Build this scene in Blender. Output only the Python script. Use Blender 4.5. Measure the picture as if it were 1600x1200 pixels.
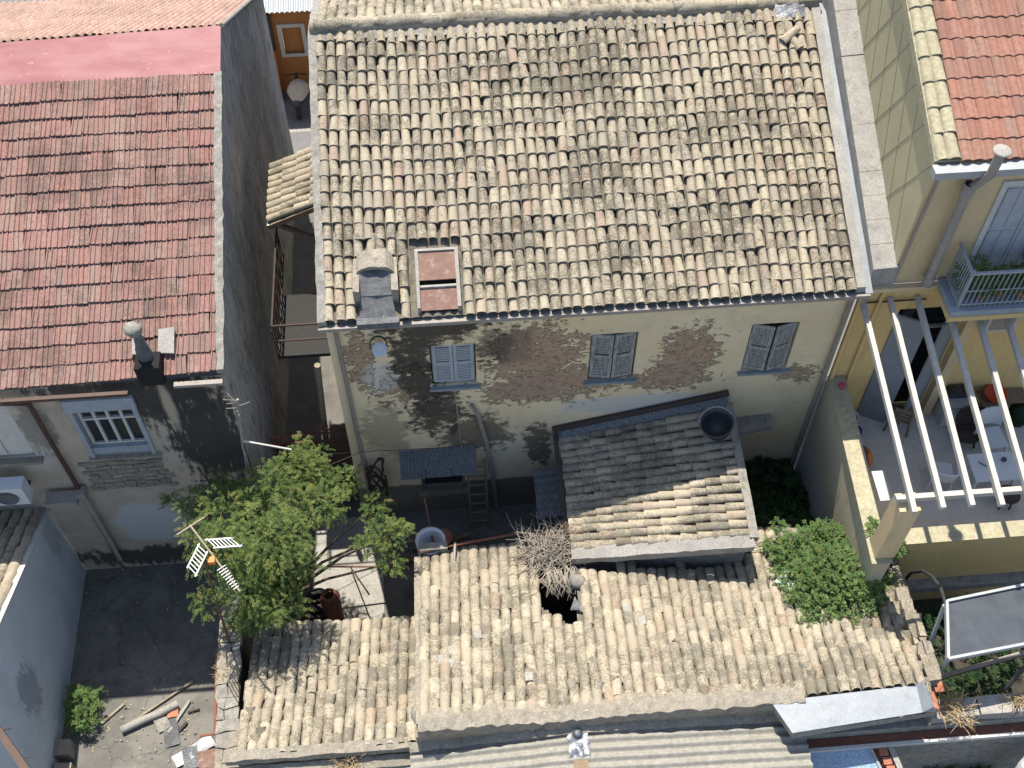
import bpy, math, random
from mathutils import Vector, Matrix, noise
from math import radians, sin, cos, pi
random.seed(7)
SC = bpy.context.scene
for o in list(bpy.data.objects): bpy.data.objects.remove(o)

# ---------------------------------------------------------------- camera
cam = bpy.data.cameras.new('camera'); camo = bpy.data.objects.new('camera', cam)
SC.collection.objects.link(camo); SC.camera = camo
camo.location = (0, 0, 25); camo.rotation_euler = (radians(90 - 54.2), 0, radians(-4.6))
cam.sensor_width = 36; cam.lens = 41.36; cam.clip_end = 2000; cam.clip_start = .1

# ---------------------------------------------------------------- light
SUNV = Vector((-0.2, 1, 2.43)).normalized()
wd = bpy.data.worlds.new('World'); SC.world = wd; wd.use_nodes = True
wn = wd.node_tree.nodes; wl = wd.node_tree.links
sky = wn.new('ShaderNodeTexSky'); sky.sky_type = 'NISHITA'; sky.sun_disc = False
sky.sun_elevation = math.asin(SUNV.z); sky.sun_rotation = math.atan2(SUNV.x, SUNV.y)
wl.new(sky.outputs[0], wn['Background'].inputs[0]); wn['Background'].inputs[1].default_value = .14
sd = bpy.data.lights.new('sun', 'SUN'); sd.energy = 5.0; sd.angle = radians(.5); sd.color = (1, .955, .88)
so = bpy.data.objects.new('sun', sd); SC.collection.objects.link(so); so.location = (0, 10, 60)
so.rotation_euler = SUNV.to_track_quat('Z', 'Y').to_euler()
vs = SC.view_settings; vs.view_transform = 'Standard'; vs.look = 'None'; vs.gamma = 1; vs.use_curve_mapping = False
vs.exposure = 0.74
vs.use_white_balance = True; vs.white_balance_temperature = 6800; vs.white_balance_tint = 10

# ---------------------------------------------------------------- materials
MATS = {}
class NT:
    def __init__(s, name):
        m = bpy.data.materials.new(name); m.use_nodes = True
        s.m = m; s.n = m.node_tree.nodes; s.l = m.node_tree.links; s.b = s.n['Principled BSDF']
        s.pos = s.n.new('ShaderNodeNewGeometry').outputs['Position']; MATS[name] = m
    def val(s, x): return x
    def link(s, a, inp):
        if hasattr(a, 'links'): s.l.new(a, inp)
        else: inp.default_value = a
    def math(s, op, a, b=0., c=0., clamp=False):
        n = s.n.new('ShaderNodeMath'); n.operation = op; n.use_clamp = clamp
        s.link(a, n.inputs[0]); s.link(b, n.inputs[1]); s.link(c, n.inputs[2]); return n.outputs[0]
    def vscale(s, v, sc):
        n = s.n.new('ShaderNodeVectorMath'); n.operation = 'MULTIPLY'; s.l.new(v, n.inputs[0]); n.inputs[1].default_value = sc; return n.outputs[0]
    def noise(s, scale, detail=4, rough=.6, stretch=None, off=None):
        v = s.pos
        if off: 
            n = s.n.new('ShaderNodeVectorMath'); n.operation = 'ADD'; s.l.new(v, n.inputs[0]); n.inputs[1].default_value = off; v = n.outputs[0]
        if stretch: v = s.vscale(v, stretch)
        n = s.n.new('ShaderNodeTexNoise'); n.inputs['Scale'].default_value = scale; n.inputs['Detail'].default_value = detail
        n.inputs['Roughness'].default_value = rough; s.l.new(v, n.inputs['Vector']); return n.outputs['Fac']
    def step(s, v, lo, hi):
        n = s.n.new('ShaderNodeMapRange'); n.interpolation_type = 'SMOOTHSTEP'
        s.link(v, n.inputs[0]); n.inputs[1].default_value = lo; n.inputs[2].default_value = hi; return n.outputs[0]
    def mix(s, f, a, b, mode='MIX'):
        n = s.n.new('ShaderNodeMix'); n.data_type = 'RGBA'; n.blend_type = mode
        s.link(f, n.inputs[0])
        for x, i in ((a, 6), (b, 7)):
            if hasattr(x, 'links'): s.l.new(x, n.inputs[i])
            else: n.inputs[i].default_value = (*x[:3], 1)
        return n.outputs[2]
    def ramp(s, v, stops, interp='LINEAR'):
        n = s.n.new('ShaderNodeValToRGB'); n.color_ramp.interpolation = interp; e = n.color_ramp.elements
        while len(e) < len(stops): e.new(.5)
        for q, (p, c) in zip(e, stops): q.position = p; q.color = (*c, 1)
        s.l.new(v, n.inputs[0]); return n.outputs[0]
    def blob(s, c, r, amp=.7, nz=None):
        # soft patch of ragged outline round c with radii r: a stain of its own shape
        n = s.n.new('ShaderNodeVectorMath'); n.operation = 'SUBTRACT'; s.l.new(s.pos, n.inputs[0]); n.inputs[1].default_value = c
        v = s.vscale(n.outputs[0], tuple(1 / q for q in r))
        d = s.n.new('ShaderNodeVectorMath'); d.operation = 'LENGTH'; s.l.new(v, d.inputs[0])
        k = s.math('SUBTRACT', 1.0, d.outputs['Value'])
        return s.math('ADD', k, s.math('MULTIPLY', s.math('SUBTRACT', nz, .5), amp * 2))
    def done(s, col, rough=.9, bump=0, bh=None, bd=.02, spec=.3, metal=0):
        if hasattr(col, 'links'): s.l.new(col, s.b.inputs['Base Color'])
        else: s.b.inputs['Base Color'].default_value = (*col[:3], 1)
        s.b.inputs['Roughness'].default_value = rough; s.b.inputs['Metallic'].default_value = metal
        s.b.inputs['Specular IOR Level'].default_value = spec
        if bump:
            n = s.n.new('ShaderNodeBump'); n.inputs['Strength'].default_value = bump; n.inputs['Distance'].default_value = bd
            s.l.new(bh, n.inputs['Height']); s.l.new(n.outputs[0], s.b.inputs['Normal'])
        return s.m
def simple(name, c1, c2=None, scale=6, rough=.85, bump=.3, bscale=60, dirt=.35, dirtc=(.06, .055, .05), metal=0, spec=.3, dscale=3, stretch=None):
    t = NT(name); c2 = c2 or tuple(x * .75 for x in c1)
    n1 = t.noise(scale, 6, .65, stretch); n2 = t.noise(bscale, 5, .7)
    c = t.mix(t.step(n1, .35, .65), c1, c2)
    c = t.mix(t.step(n2, .3, .75), c, tuple(x * .72 for x in c2))
    if dirt:
        n3 = t.noise(dscale, 7, .72, stretch, (3.1, 7.7, 1.3))
        c = t.mix(t.math('MULTIPLY', t.step(n3, .5, .72), dirt), c, dirtc)
    return t.done(c, rough, bump, n2, .012, spec, metal)

def tile_mat(name, per_object, stops, lichen=.8, dark=(.07, .068, .053), white=.25, dth=(.5, .6), big=(.35, .7)):
    t = NT(name)
    if per_object: r = t.n.new('ShaderNodeObjectInfo').outputs['Random']
    else:
        a = t.n.new('ShaderNodeAttribute'); a.attribute_name = 'rnd'; r = a.outputs['Fac']
    c = t.ramp(r, stops)
    r2 = t.math('FRACT', t.math('MULTIPLY', r, 37.7)); r3 = t.math('FRACT', t.math('MULTIPLY', r, 91.3))
    n0 = t.noise(14, 5, .7)
    c = t.mix(t.step(n0, .35, .7), c, tuple(x * .8 for x in stops[0][1]))
    c = t.mix(t.math('MULTIPLY', t.math('SUBTRACT', r3, .45, clamp=True), .55), c, (.2, .175, .14))
    nb = t.noise(.75, 3, .5, None, (5, 2, 0)); nf = t.noise(30, 8, .8); nm = t.noise(5, 4, .6)
    k = t.math('ADD', t.math('MULTIPLY', t.step(nb, *big), .13), t.math('MULTIPLY', r2, .12))
    k = t.math('ADD', t.math('ADD', nf, k), t.math('MULTIPLY', t.math('SUBTRACT', nm, .5), .35))
    c = t.mix(t.math('MULTIPLY', t.step(k, dth[0] + .1, dth[1] + .1), lichen), c, dark)
    nw = t.noise(30, 6, .7, None, (1, 9, 4))
    c = t.mix(t.math('MULTIPLY', t.step(nw, .6, .7), white), c, (.42, .41, .37))
    return t.done(c, .92, .55, nf, .012, .2)
OLD = [(0, (.36, .31, .225)), (.22, (.42, .375, .285)), (.42, (.31, .27, .205)), (.54, (.35, .295, .23)), (.68, (.26, .245, .205)), (.82, (.4, .35, .265)), (.9, (.33, .225, .18)), (.95, (.35, .305, .23)), (1, (.22, .165, .135))]
RED = [(0, (.26, .145, .125)), (.3, (.29, .17, .148)), (.5, (.22, .13, .115)), (.7, (.29, .2, .172)), (.85, (.2, .14, .125)), (1, (.29, .145, .122))]
ORG = [(0, (.3, .145, .105)), (.3, (.33, .17, .125)), (.55, (.255, .13, .1)), (.8, (.32, .185, .14)), (1, (.22, .12, .095))]
LOWT = [(0, (.38, .33, .24)), (.3, (.43, .38, .29)), (.55, (.34, .295, .225)), (.72, (.37, .315, .24)), (.84, (.29, .27, .22)), (.96, (.33, .25, .185)), (1, (.27, .195, .145))]
PRED = [(0, (.4, .25, .2)), (.5, (.46, .31, .255)), (1, (.36, .225, .18))]
for nm, st, kw in (('old_tile', OLD, dict(lichen=.75)), ('low_tile', LOWT, dict(lichen=.68, dth=(.47, .6))), ('pale_red_tile', PRED, dict(lichen=.3, white=.1)), ('red_tile', RED, dict(lichen=.7, white=.12, dth=(.5, .64), dark=(.09, .065, .055))), ('orange_tile', ORG, dict(lichen=.35, white=.3, dth=(.56, .68)))):
    tile_mat(nm, True, st, **kw); tile_mat(nm + '_field', False, st, **kw)
simple('pan_tile', (.25, .22, .165), (.13, .117, .093), 9, .95, .5, 40, .7)
simple('pan_orange', (.28, .16, .11), (.24, .21, .17), 9, .95, .5, 50, .4, (.45, .42, .36), dscale=12)
simple('mortar', (.35, .315, .25), (.24, .215, .175), 7, .95, .8, 35, .5, dscale=6)
simple('mortar_grey', (.34, .325, .285), (.22, .21, .185), 6, .95, .8, 30, .55, dscale=5)
simple('concrete', (.19, .183, .165), (.135, .13, .118), 1.6, .95, .35, 30, .5, dscale=1.4)
simple('concrete_pale', (.37, .355, .32), (.29, .275, .25), 2.5, .95, .4, 30, .35, dscale=4)
simple('asphalt', (.2, .2, .205), (.16, .16, .165), 3, .95, .3, 90, .1)
simple('cream_coping', (.42, .38, .26), (.34, .31, .21), 3, .95, .7, 16, .3, (.2, .17, .1), dscale=5)
simple('wood', (.3, .22, .14), (.2, .15, .1), 8, .9, .5, 60, .4)
simple('pale_wood', (.33, .285, .215), (.25, .215, .16), 8, .9, .5, 60, .3)
simple('rust', (.26, .1, .06), (.17, .075, .05), 10, .9, .5, 70, .4)
simple('rust_plate', (.26, .15, .115), (.19, .115, .09), 5, .85, .3, 60, .35, (.5, .45, .4), dscale=7)
simple('dark_iron', (.045, .035, .03), (.07, .045, .035), 12, .8, .3, 80, 0)
simple('grey_metal', (.31, .335, .355), (.26, .285, .305), 4, .5, .15, 60, .3, metal=.2, spec=.5)
simple('pale_metal', (.36, .38, .39), (.31, .33, .34), 3, .55, .12, 50, .15, metal=.15, spec=.5)
simple('zinc_pipe', (.33, .3, .265), (.27, .245, .215), 5, .7, .2, 60, .3)
simple('white_paint', (.55, .54, .51), (.48, .47, .44), 4, .7, .15, 60, .12)
simple('pergola_paint', (.5, .485, .44), (.4, .385, .345), 7, .7, .3, 60, .4, (.3, .27, .22), dscale=5)
simple('white_plastic', (.62, .63, .64), (.58, .59, .6), 4, .45, .05, 60, .04)
simple('blue_grey_paint', (.34, .375, .41), (.28, .315, .35), 4, .7, .2, 70, .3)
simple('shutter_grey', (.5, .5, .48), (.22, .22, .21), 9, .9, .4, 60, .6, stretch=(3, 3, .5), dscale=7)
simple('shutter_blue', (.4, .43, .47), (.34, .37, .41), 4, .7, .1, 70, .15)
simple('sill_blue', (.3, .335, .36), (.22, .25, .275), 6, .7, .2, 70, .4)
simple('black_plastic', (.03, .032, .036), (.045, .047, .05), 5, .5, .1, 60, 0, spec=.5)
simple('black_mesh', (.02, .022, .026), (.03, .032, .037), 15, .85, .3, 120, .1, (.3, .3, .3), dscale=14)
simple('tyre', (.022, .022, .022), (.032, .031, .03), 9, .8, .4, 90, 0)
simple('orange_wall', (.42, .19, .065), (.38, .17, .06), 2, .9, .2, 60, .1)
simple('orange_plastic', (.75, .22, .04), (.68, .18, .03), 3, .5, .05, 60, 0)
simple('red_plastic', (.62, .08, .035), (.55, .07, .03), 3, .45, .05, 60, 0)
simple('cloth_beige', (.62, .55, .44), (.5, .43, .34), 8, .95, .4, 40, .1)
simple('blue_cloth', (.06, .08, .2), (.04, .05, .13), 8, .95, .4, 40, .1)
simple('terrace_floor', (.58, .54, .475), (.52, .485, .425), 3, .8, .1, 50, .15)
simple('brick', (.42, .17, .1), (.33, .13, .085), 7, .95, .5, 45, .4, (.4, .36, .3), dscale=8)
simple('stone', (.3, .27, .22), (.22, .195, .155), 6, .95, .7, 30, .5)
simple('fibre_cement', (.36, .345, .3), (.26, .25, .215), 9, .95, .6, 45, .5, (.14, .13, .11), dscale=9)
simple('tin_blue', (.25, .265, .28), (.08, .087, .095), 11, .7, .3, 50, .6, dscale=9, stretch=(3, 3, .7))
simple('pale_green_sheet', (.37, .46, .38), (.32, .41, .34), 4, .6, .2, 40, .15)
simple('dry_twig', (.42, .375, .31), (.31, .275, .225), 12, .95, .3, 60, 0)
simple('straw', (.55, .43, .24), (.42, .31, .17), 12, .95, .3, 60, 0)
simple('bark', (.16, .12, .085), (.1, .08, .06), 12, .95, .6, 40, 0)
simple('slate', (.17, .175, .18), (.1, .105, .11), 5, .9, .6, 30, .4)
simple('terracotta', (.45, .2, .12), (.38, .17, .1), 6, .9, .2, 50, .2)
simple('wicker', (.07, .05, .04), (.045, .035, .03), 20, .85, .5, 90, 0)
simple('brown_pipe', (.1, .055, .04), (.07, .04, .03), 6, .6, .1, 60, .1)
simple('soil', (.07, .06, .045), (.045, .04, .032), 5, .95, .7, 30, .3)
simple('door_grey', (.24, .26, .285), (.2, .22, .24), 3, .6, .1, 60, .15)
simple('void', (.012, .011, .01), (.018, .017, .016), 3, 1, 0.1, 30, 0)
simple('pink_flower', (.55, .06, .14), (.4, .04, .1), 9, .8, .1, 40, 0)
simple('silver', (.32, .335, .36), (.14, .15, .17), 12, .45, .8, 14, .15, metal=.7, spec=.6)
t = NT('pink_membrane'); n1 = t.noise(1.2, 4, .6, (1, 3, 1)); n2 = t.noise(9, 6, .7); n3 = t.noise(16, 2, .5)
c = t.mix(t.step(n1, .3, .7), (.25, .088, .094), (.3, .13, .134)); c = t.mix(t.math('MULTIPLY', t.step(n3, .72, .75), .8), c, (.55, .48, .46))
t.done(c, .6, .25, n2, .01)
t = NT('glass'); t.done((.02, .024, .028), .12, spec=.6)
t = NT('panel_glass'); n = t.noise(60, 3, .6); n2 = t.noise(3, 4, .6)
t.done(t.mix(t.step(n2, .3, .7), t.mix(n, (.03, .037, .048), (.045, .053, .065)), (.055, .063, .075)), .35, spec=.3)
t = NT('blue_glass'); n = t.noise(28, 8, .8); n2 = t.noise(6, 4, .6)
t.done(t.mix(t.step(n, .4, .62), t.mix(n2, (.1, .19, .32), (.2, .3, .42)), (.36, .44, .5)), .5, spec=.4)

def leaf_mat(name, c1, c2, c3):
    t = NT(name); a = t.n.new('ShaderNodeAttribute'); a.attribute_name = 'rnd'
    c = t.ramp(a.outputs['Fac'], [(0, c1), (.55, c2), (.9, c3), (1, (.2, .13, .04))]); t.done(c, .6, spec=.25)
    tr = t.n.new('ShaderNodeBsdfTranslucent'); t.l.new(t.mix(.6, c, (.3, .42, .06), 'MULTIPLY') if 0 else c, tr.inputs[0])
    mx = t.n.new('ShaderNodeMixShader'); mx.inputs[0].default_value = .42
    t.l.new(t.b.outputs[0], mx.inputs[1]); t.l.new(tr.outputs[0], mx.inputs[2]); t.l.new(mx.outputs[0], t.n['Material Output'].inputs[0])
leaf_mat('leaf_tree', (.05, .1, .03), (.115, .175, .045), (.23, .25, .08))
leaf_mat('leaf_bush', (.07, .14, .05), (.12, .2, .065), (.19, .25, .08))
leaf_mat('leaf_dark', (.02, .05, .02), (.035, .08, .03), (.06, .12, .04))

# the peeling back wall of the old house: ochre limewash, lost patches to brown stone, mould, grey render
t = NT('old_plaster'); nf = t.noise(5.5, 10, .72, (.8, 1, 1.35)); nm = t.noise(2.4, 6, .65); nl = t.noise(.7, 4, .6); ns = t.noise(26, 6, .7, (1, 1, 1.8)); nst = t.noise(7, 6, .7, (2.6, 1, .5))
c = t.mix(t.step(nl, .35, .65), (.64, .52, .33), (.67, .56, .38))
c = t.mix(t.math('MULTIPLY', t.step(nm, .45, .7), .5), c, (.5, .42, .3))
stone_c = t.mix(t.step(nf, .4, .6), (.3, .19, .13), (.4, .29, .21)); stone_c = t.mix(t.step(ns, .5, .62), stone_c, (.2, .14, .1))
def patch(c, col, cen, r, amp, lo, hi, nz=None, f=1): return t.mix(t.math('MULTIPLY', t.step(t.blob(cen, r, amp, nz or nf), lo, hi), f), c, col)
t.mk = None
def patch2(c, col, cen, r, nz, f=1., hi=.31, sharp=.045, keep=False):
    k = t.math('ADD', t.math('SUBTRACT', 1.25, 0.), 0.)
    g = t.math('MULTIPLY', t.step(t.blob(cen, r, .55, nm), -.15, .75), hi)
    mk = t.step(t.math('ADD', nz, g), .7, .7 + sharp)
    if keep: t.mk = mk if t.mk is None else t.math('MAXIMUM', t.mk, mk)
    return t.mix(t.math('MULTIPLY', mk, f), c, col)
Y = 14.35
for cen, r in (((1.6, Y, 5.9), (1.2, 9, 1.35)), ((1.9, Y, 4.95), (1.75, 9, .75)), ((4.85, Y, 5.75), (.75, 9, 1.0)), ((4.6, Y, 4.85), (1.1, 9, .5)), ((7.3, Y, 4.75), (.55, 9, .35)), ((-.95, Y, 5.2), (.75, 9, .9)), ((-1.9, Y, 6.1), (.35, 9, 1.2))):
    c = patch2(c, stone_c, cen, tuple(q*1.35 for q in r), nf, .95, keep=True)
c = patch(c, (.46, .45, .42), (-1.5, Y, 5.6), (.65, 9, .8), .5, .2, .55, nm, .8)
c = patch(c, (.5, .485, .45), (3.9, Y, 4.05), (2.3, 9, .42), .5, .1, .4, nm, .85)
c = patch(c, (.45, .42, .36), (1.6, Y, 2.4), (1.2, 9, .7), .5, .1, .5, nm, .35)
for cen, r, f in (((-.45, Y, 7.15), (1.35, 9, .5), .95), ((-.45, Y, 7.0), (1.2, 9, .6), .9), ((-.85, Y, 6.1), (.55, 9, 1.3), .95), ((-.8, Y, 5.6), (.5, 9, 1.1), .95), ((-.45, Y, 4.2), (.75, 9, 1.1), .95), ((-.6, Y, 4.6), (.5, 9, .9), .95), ((.75, Y, 6.4), (.45, 9, .8), .7), ((.35, Y, 3.3), (1.0, 9, .8), .8), ((1.1, Y, 6.4), (.5, 9, .8), .45), ((1.75, Y, 2.6), (.35, 9, 1.0), .85), ((-1.6, Y, 3.6), (.6, 9, 1.2), .45)):
    c = patch2(c, t.mix(t.step(ns, .4, .6), (.1, .08, .062), (.045, .04, .035)), cen, tuple(q*1.4 for q in r), nf, f, .4, .14)
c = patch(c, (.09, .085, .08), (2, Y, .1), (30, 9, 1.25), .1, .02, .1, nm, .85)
t.done(c, .95, .9, t.math('SUBTRACT', t.math('MULTIPLY', nf, .35), t.mk), .05)

# left house: grey-brown render streaked black below the eaves
t = NT('stained_render'); nf = t.noise(9, 8, .75); nm = t.noise(2.2, 6, .65); nst = t.noise(5, 6, .7, (2.5, 2.5, .45)); ns = t.noise(20, 6, .7)
c = t.mix(t.step(nm, .35, .65), (.4, .345, .27), (.33, .285, .23)); Y = 13.4
c = patch(c, (.42, .4, .36), (-8.6, Y, 5.6), (.7, 9, 1.6), .5, .1, .5, nm, .8)
for cen, r, f in (((-5.9, Y, 6.7), (1.4, 3, 1.1), .97), ((-4.9, Y, 5.2), (1.0, 3, 2.6), .97), ((-6.6, Y, 7.1), (1.5, 3, .4), .9), ((-4.9, Y, 2.2), (1.3, 3, 1.9), .9), ((-7.0, Y, .5), (2.5, 3, .5), .9), ((-8.2, Y, 5.9), (.4, 3, 1.0), .5)):
    c = patch2(c, (.035, .033, .031), cen, tuple(q*1.35 for q in r), nst, f, .5, .22)
c = patch(c, (.42, .34, .26), (-5.55, Y, 6.4), (.16, 3, 1.1), .35, .1, .6, nst, .8)
c = patch(c, (.4, .42, .42), (-7.0, Y, 2.0), (.95, 3, 1.1), .5, .1, .35, nm, .9)
t.done(c, .95, .6, nf, .03)
t = NT('alley_render'); nf = t.noise(10, 8, .75); nm = t.noise(1.3, 6, .65, (1, 1, .5)); nst = t.noise(4, 7, .7, (1, 2.5, .4))
c = t.mix(t.step(nm, .35, .65), (.44, .425, .4), (.31, .29, .26)); c = t.mix(t.math('MULTIPLY', t.step(nst, .48, .66), .8), c, (.12, .105, .09)); np_ = t.noise(2.2, 8, .7, None, (4, 4, 4)); c = t.mix(t.math('MULTIPLY', t.step(np_, .55, .6), .6), c, (.5, .48, .44)); c = t.mix(t.math('MULTIPLY', t.step(nf, .55, .7), .4), c, (.3, .2, .13))
t.done(c, .95, 1.0, nf, .07)
t = NT('yellow_plaster'); nm = t.noise(1.4, 5, .6); nf = t.noise(30, 5, .7); nst = t.noise(4, 6, .7, (2.5, 2.5, .4))
c = t.mix(t.step(nm, .3, .7), (.6, .425, .185), (.56, .395, .175)); c = t.mix(t.math('MULTIPLY', t.step(nst, .48, .75), .5), c, (.33, .25, .14)); ng = t.noise(1.1, 7, .7, None, (2, 2, 8)); c = t.mix(t.math('MULTIPLY', t.step(ng, .52, .7), .4), c, (.45, .36, .22))
t.done(c, .9, .2, nf, .01)
t = NT('tan_plaster'); nm = t.noise(1.2, 5, .6); nf = t.noise(30, 5, .7); nst = t.noise(3, 6, .7, (2.5, 2.5, .4))
c = t.mix(t.step(nm, .3, .7), (.56, .43, .25), (.5, .385, .23)); c = t.mix(t.math('MULTIPLY', t.step(nst, .48, .75), .45), c, (.32, .255, .165)); ng = t.noise(1.1, 7, .7, None, (2, 2, 8)); c = t.mix(t.math('MULTIPLY', t.step(ng, .52, .7), .4), c, (.42, .34, .23))
t.done(c, .9, .2, nf, .01)
t = NT('gable_plaster'); nm = t.noise(.9, 5, .6); nf = t.noise(22, 5, .7); nst = t.noise(2.2, 6, .7)
c = t.mix(t.step(nm, .3, .7), (.43, .38, .235), (.38, .335, .21)); c = t.mix(t.math('MULTIPLY', t.step(nst, .5, .75), .4), c, (.32, .275, .17))
t.done(c, .92, .3, nf, .015)
t = NT('stained_yellow'); nm = t.noise(1.2, 5, .6); nst = t.noise(4, 7, .7, (2.2, 2.2, .35)); nf = t.noise(30, 5, .7)
c = t.mix(t.step(nm, .3, .7), (.46, .4, .28), (.4, .35, .245)); z = t.n.new('ShaderNodeSeparateXYZ'); t.l.new(t.pos, z.inputs[0])
k = t.math('ADD', t.step(z.outputs[2], 3.9, 1.2), t.math('MULTIPLY', t.math('SUBTRACT', nst, .5), 1.6))
c = t.mix(t.math('MULTIPLY', t.step(k, .3, .9), .9), c, (.42, .46, .44)); c = t.mix(t.math('MULTIPLY', t.step(nst, .56, .72), .7), c, (.14, .13, .1))
t.done(c, .92, .3, nf, .015)
t = NT('white_wall'); nm = t.noise(.9, 5, .6); nst = t.noise(5, 6, .7, (2, 2, .6)); nf = t.noise(30, 5, .7)
c = t.mix(t.step(nm, .3, .7), (.52, .54, .55), (.44, .465, .48)); c = t.mix(t.math('MULTIPLY', t.step(t.noise(2.5, 7, .72, (1, 1.6, .3)), .48, .74), .45), c, (.33, .345, .355))
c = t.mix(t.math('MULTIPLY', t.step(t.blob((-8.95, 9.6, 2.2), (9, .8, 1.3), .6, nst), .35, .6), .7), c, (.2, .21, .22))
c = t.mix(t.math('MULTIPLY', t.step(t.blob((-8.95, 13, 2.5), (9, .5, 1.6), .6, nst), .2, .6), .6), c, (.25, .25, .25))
t.done(c, .9, .15, nf, .01)
t = NT('yard_concrete'); nm = t.noise(.8, 7, .7); nf = t.noise(18, 7, .7); nl = t.noise(3, 7, .7)
c = t.mix(t.step(nm, .42, .6), (.165, .158, .14), (.115, .112, .102)); c = t.mix(t.math('MULTIPLY', t.step(nl, .5, .66), .5), c, (.08, .078, .072))
w = t.n.new('ShaderNodeTexVoronoi'); w.feature = 'DISTANCE_TO_EDGE'; w.inputs['Scale'].default_value = .75
vv = t.n.new('ShaderNodeVectorMath'); vv.operation = 'ADD'; nn = t.n.new('ShaderNodeTexNoise'); nn.inputs['Scale'].default_value = 2.2; nn.inputs['Detail'].default_value = 6; t.l.new(t.pos, nn.inputs['Vector']); t.l.new(t.vscale(nn.outputs['Color'], (.55, .55, 0)), vv.inputs[1]); t.l.new(t.pos, vv.inputs[0]); t.l.new(vv.outputs[0], w.inputs['Vector'])
c = t.mix(t.math('MULTIPLY', t.step(w.outputs['Distance'], .014, .003), .4), c, (.045, .042, .036))
t.done(c, .92, .4, nf, .012)

# ---------------------------------------------------------------- mesh helpers
WLOC = {}
def wloc(o): return WLOC.get(o.name, Vector((0, 0, 0))) if o else Vector((0, 0, 0))
def link(o, parent, loc):
    SC.collection.objects.link(o); loc = Vector(loc); WLOC[o.name] = loc
    if parent: o.parent = parent; o.location = loc - wloc(parent)
    else: o.location = loc
    return o
def tag(o, label=None, cat=None, group=None, kind=None):
    for k, v in (('label', label), ('category', cat), ('group', group), ('kind', kind)):
        if v: o[k] = v
    return o
def thing(name, loc, label, cat, group=None):
    o = bpy.data.objects.new(name, None); o.empty_display_size = .2
    link(o, None, loc); return tag(o, label, cat, group)
class MB:
    def __init__(s): s.v = []; s.f = []; s.sm = []; s.r = []
    def add(s, vs, fs, smooth=False, rnd=None):
        b = len(s.v); s.v += [tuple(v) for v in vs]
        for f in fs: s.f.append(tuple(i + b for i in f)); s.sm.append(smooth); s.r.append(random.random() if rnd is None else rnd)
        return s
    def box(s, a, b, M=None, bev=0):
        (x0, y0, z0), (x1, y1, z1) = a, b
        vs = [Vector(p) for p in ((x0,y0,z0),(x1,y0,z0),(x1,y1,z0),(x0,y1,z0),(x0,y0,z1),(x1,y0,z1),(x1,y1,z1),(x0,y1,z1))]
        if M: vs = [M @ v for v in vs]
        return s.add(vs, [(0,3,2,1),(4,5,6,7),(0,1,5,4),(1,2,6,5),(2,3,7,6),(3,0,4,7)])
    def hexa(s, bot, top):   # four bottom and four top corners, same order, anticlockwise from above
        return s.add(list(bot) + list(top), [(3,2,1,0),(4,5,6,7),(0,1,5,4),(1,2,6,5),(2,3,7,6),(3,0,4,7)])
    def bar(s, p, q, w, h=None, up=(0, 0, 1)):
        p, q = Vector(p), Vector(q); h = h or w; d = (q - p).normalized(); u = Vector(up)
        if abs(d.dot(u)) > .98: u = Vector((0, 1, 0))
        x = d.cross(u).normalized(); z = x.cross(d)
        c = [x * a * w / 2 + z * b * h / 2 for a, b in ((-1,-1),(1,-1),(1,1),(-1,1))]
        return s.add([p + k for k in c] + [q + k for k in c], [(0,1,2,3),(7,6,5,4),(0,4,5,1),(1,5,6,2),(2,6,7,3),(3,7,4,0)])
    def tube(s, pts, r, n=8, cap=True):
        pts = [Vector(p) for p in pts]; rs = r if isinstance(r, (list, tuple)) else [r] * len(pts)
        vs = []; fs = []
        for i, p in enumerate(pts):
            d = (pts[min(i + 1, len(pts) - 1)] - pts[max(i - 1, 0)]).normalized()
            u = Vector((0, 0, 1)) if abs(d.z) < .95 else Vector((0, 1, 0))
            x = d.cross(u).normalized(); z = x.cross(d)
            vs += [p + (x * cos(2*pi*k/n) + z * sin(2*pi*k/n)) * rs[i] for k in range(n)]
        for i in range(len(pts) - 1):
            for k in range(n): fs.append((i*n+k, i*n+(k+1)%n, (i+1)*n+(k+1)%n, (i+1)*n+k))
        s.add(vs, fs, True)
        if cap:
            s.add(vs[:n], [tuple(range(n))]); s.add(vs[-n:], [tuple(reversed(range(n)))])
        return s
    def lathe(s, c, prof, n=16, sx=1, sy=1, smooth=True, M=None):
        vs = []; fs = []; c = Vector(c)
        for r, z in prof:
            for k in range(n):
                v = Vector((r*cos(2*pi*k/n)*sx, r*sin(2*pi*k/n)*sy, z)); vs.append(c + (M @ v if M else v))
        for i in range(len(prof) - 1):
            for k in range(n): fs.append((i*n+k, i*n+(k+1)%n, (i+1)*n+(k+1)%n, (i+1)*n+k))
        return s.add(vs, fs, smooth)
    def strip(s, left, right, smooth=False):   # ribbon between two lists of points
        n = len(left); return s.add(list(left) + list(right), [(i, i+1, n+i+1, n+i) for i in range(n-1)], smooth)
    def rough(s, amp, scale=3.):
        s.v = [tuple(Vector(v) + amp * noise.noise_vector(Vector(v) * scale)) for v in s.v]; return s
    def build(s, name, mat, parent=None, origin=None, rnd=False):
        v = [Vector(p) for p in s.v]
        if origin is None:
            xs = [p.x for p in v]; ys = [p.y for p in v]; zs = [p.z for p in v]
            origin = Vector(((min(xs)+max(xs))/2, (min(ys)+max(ys))/2, min(zs)))
        origin = Vector(origin)
        me = bpy.data.meshes.new(name); me.from_pydata([p - origin for p in v], [], s.f)
        me.polygons.foreach_set('use_smooth', s.sm)
        if rnd:
            a = me.attributes.new('rnd', 'FLOAT', 'FACE'); a.data.foreach_set('value', s.r)
        me.materials.append(MATS[mat]); me.update()
        return link(bpy.data.objects.new(name, me), parent, origin)
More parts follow.
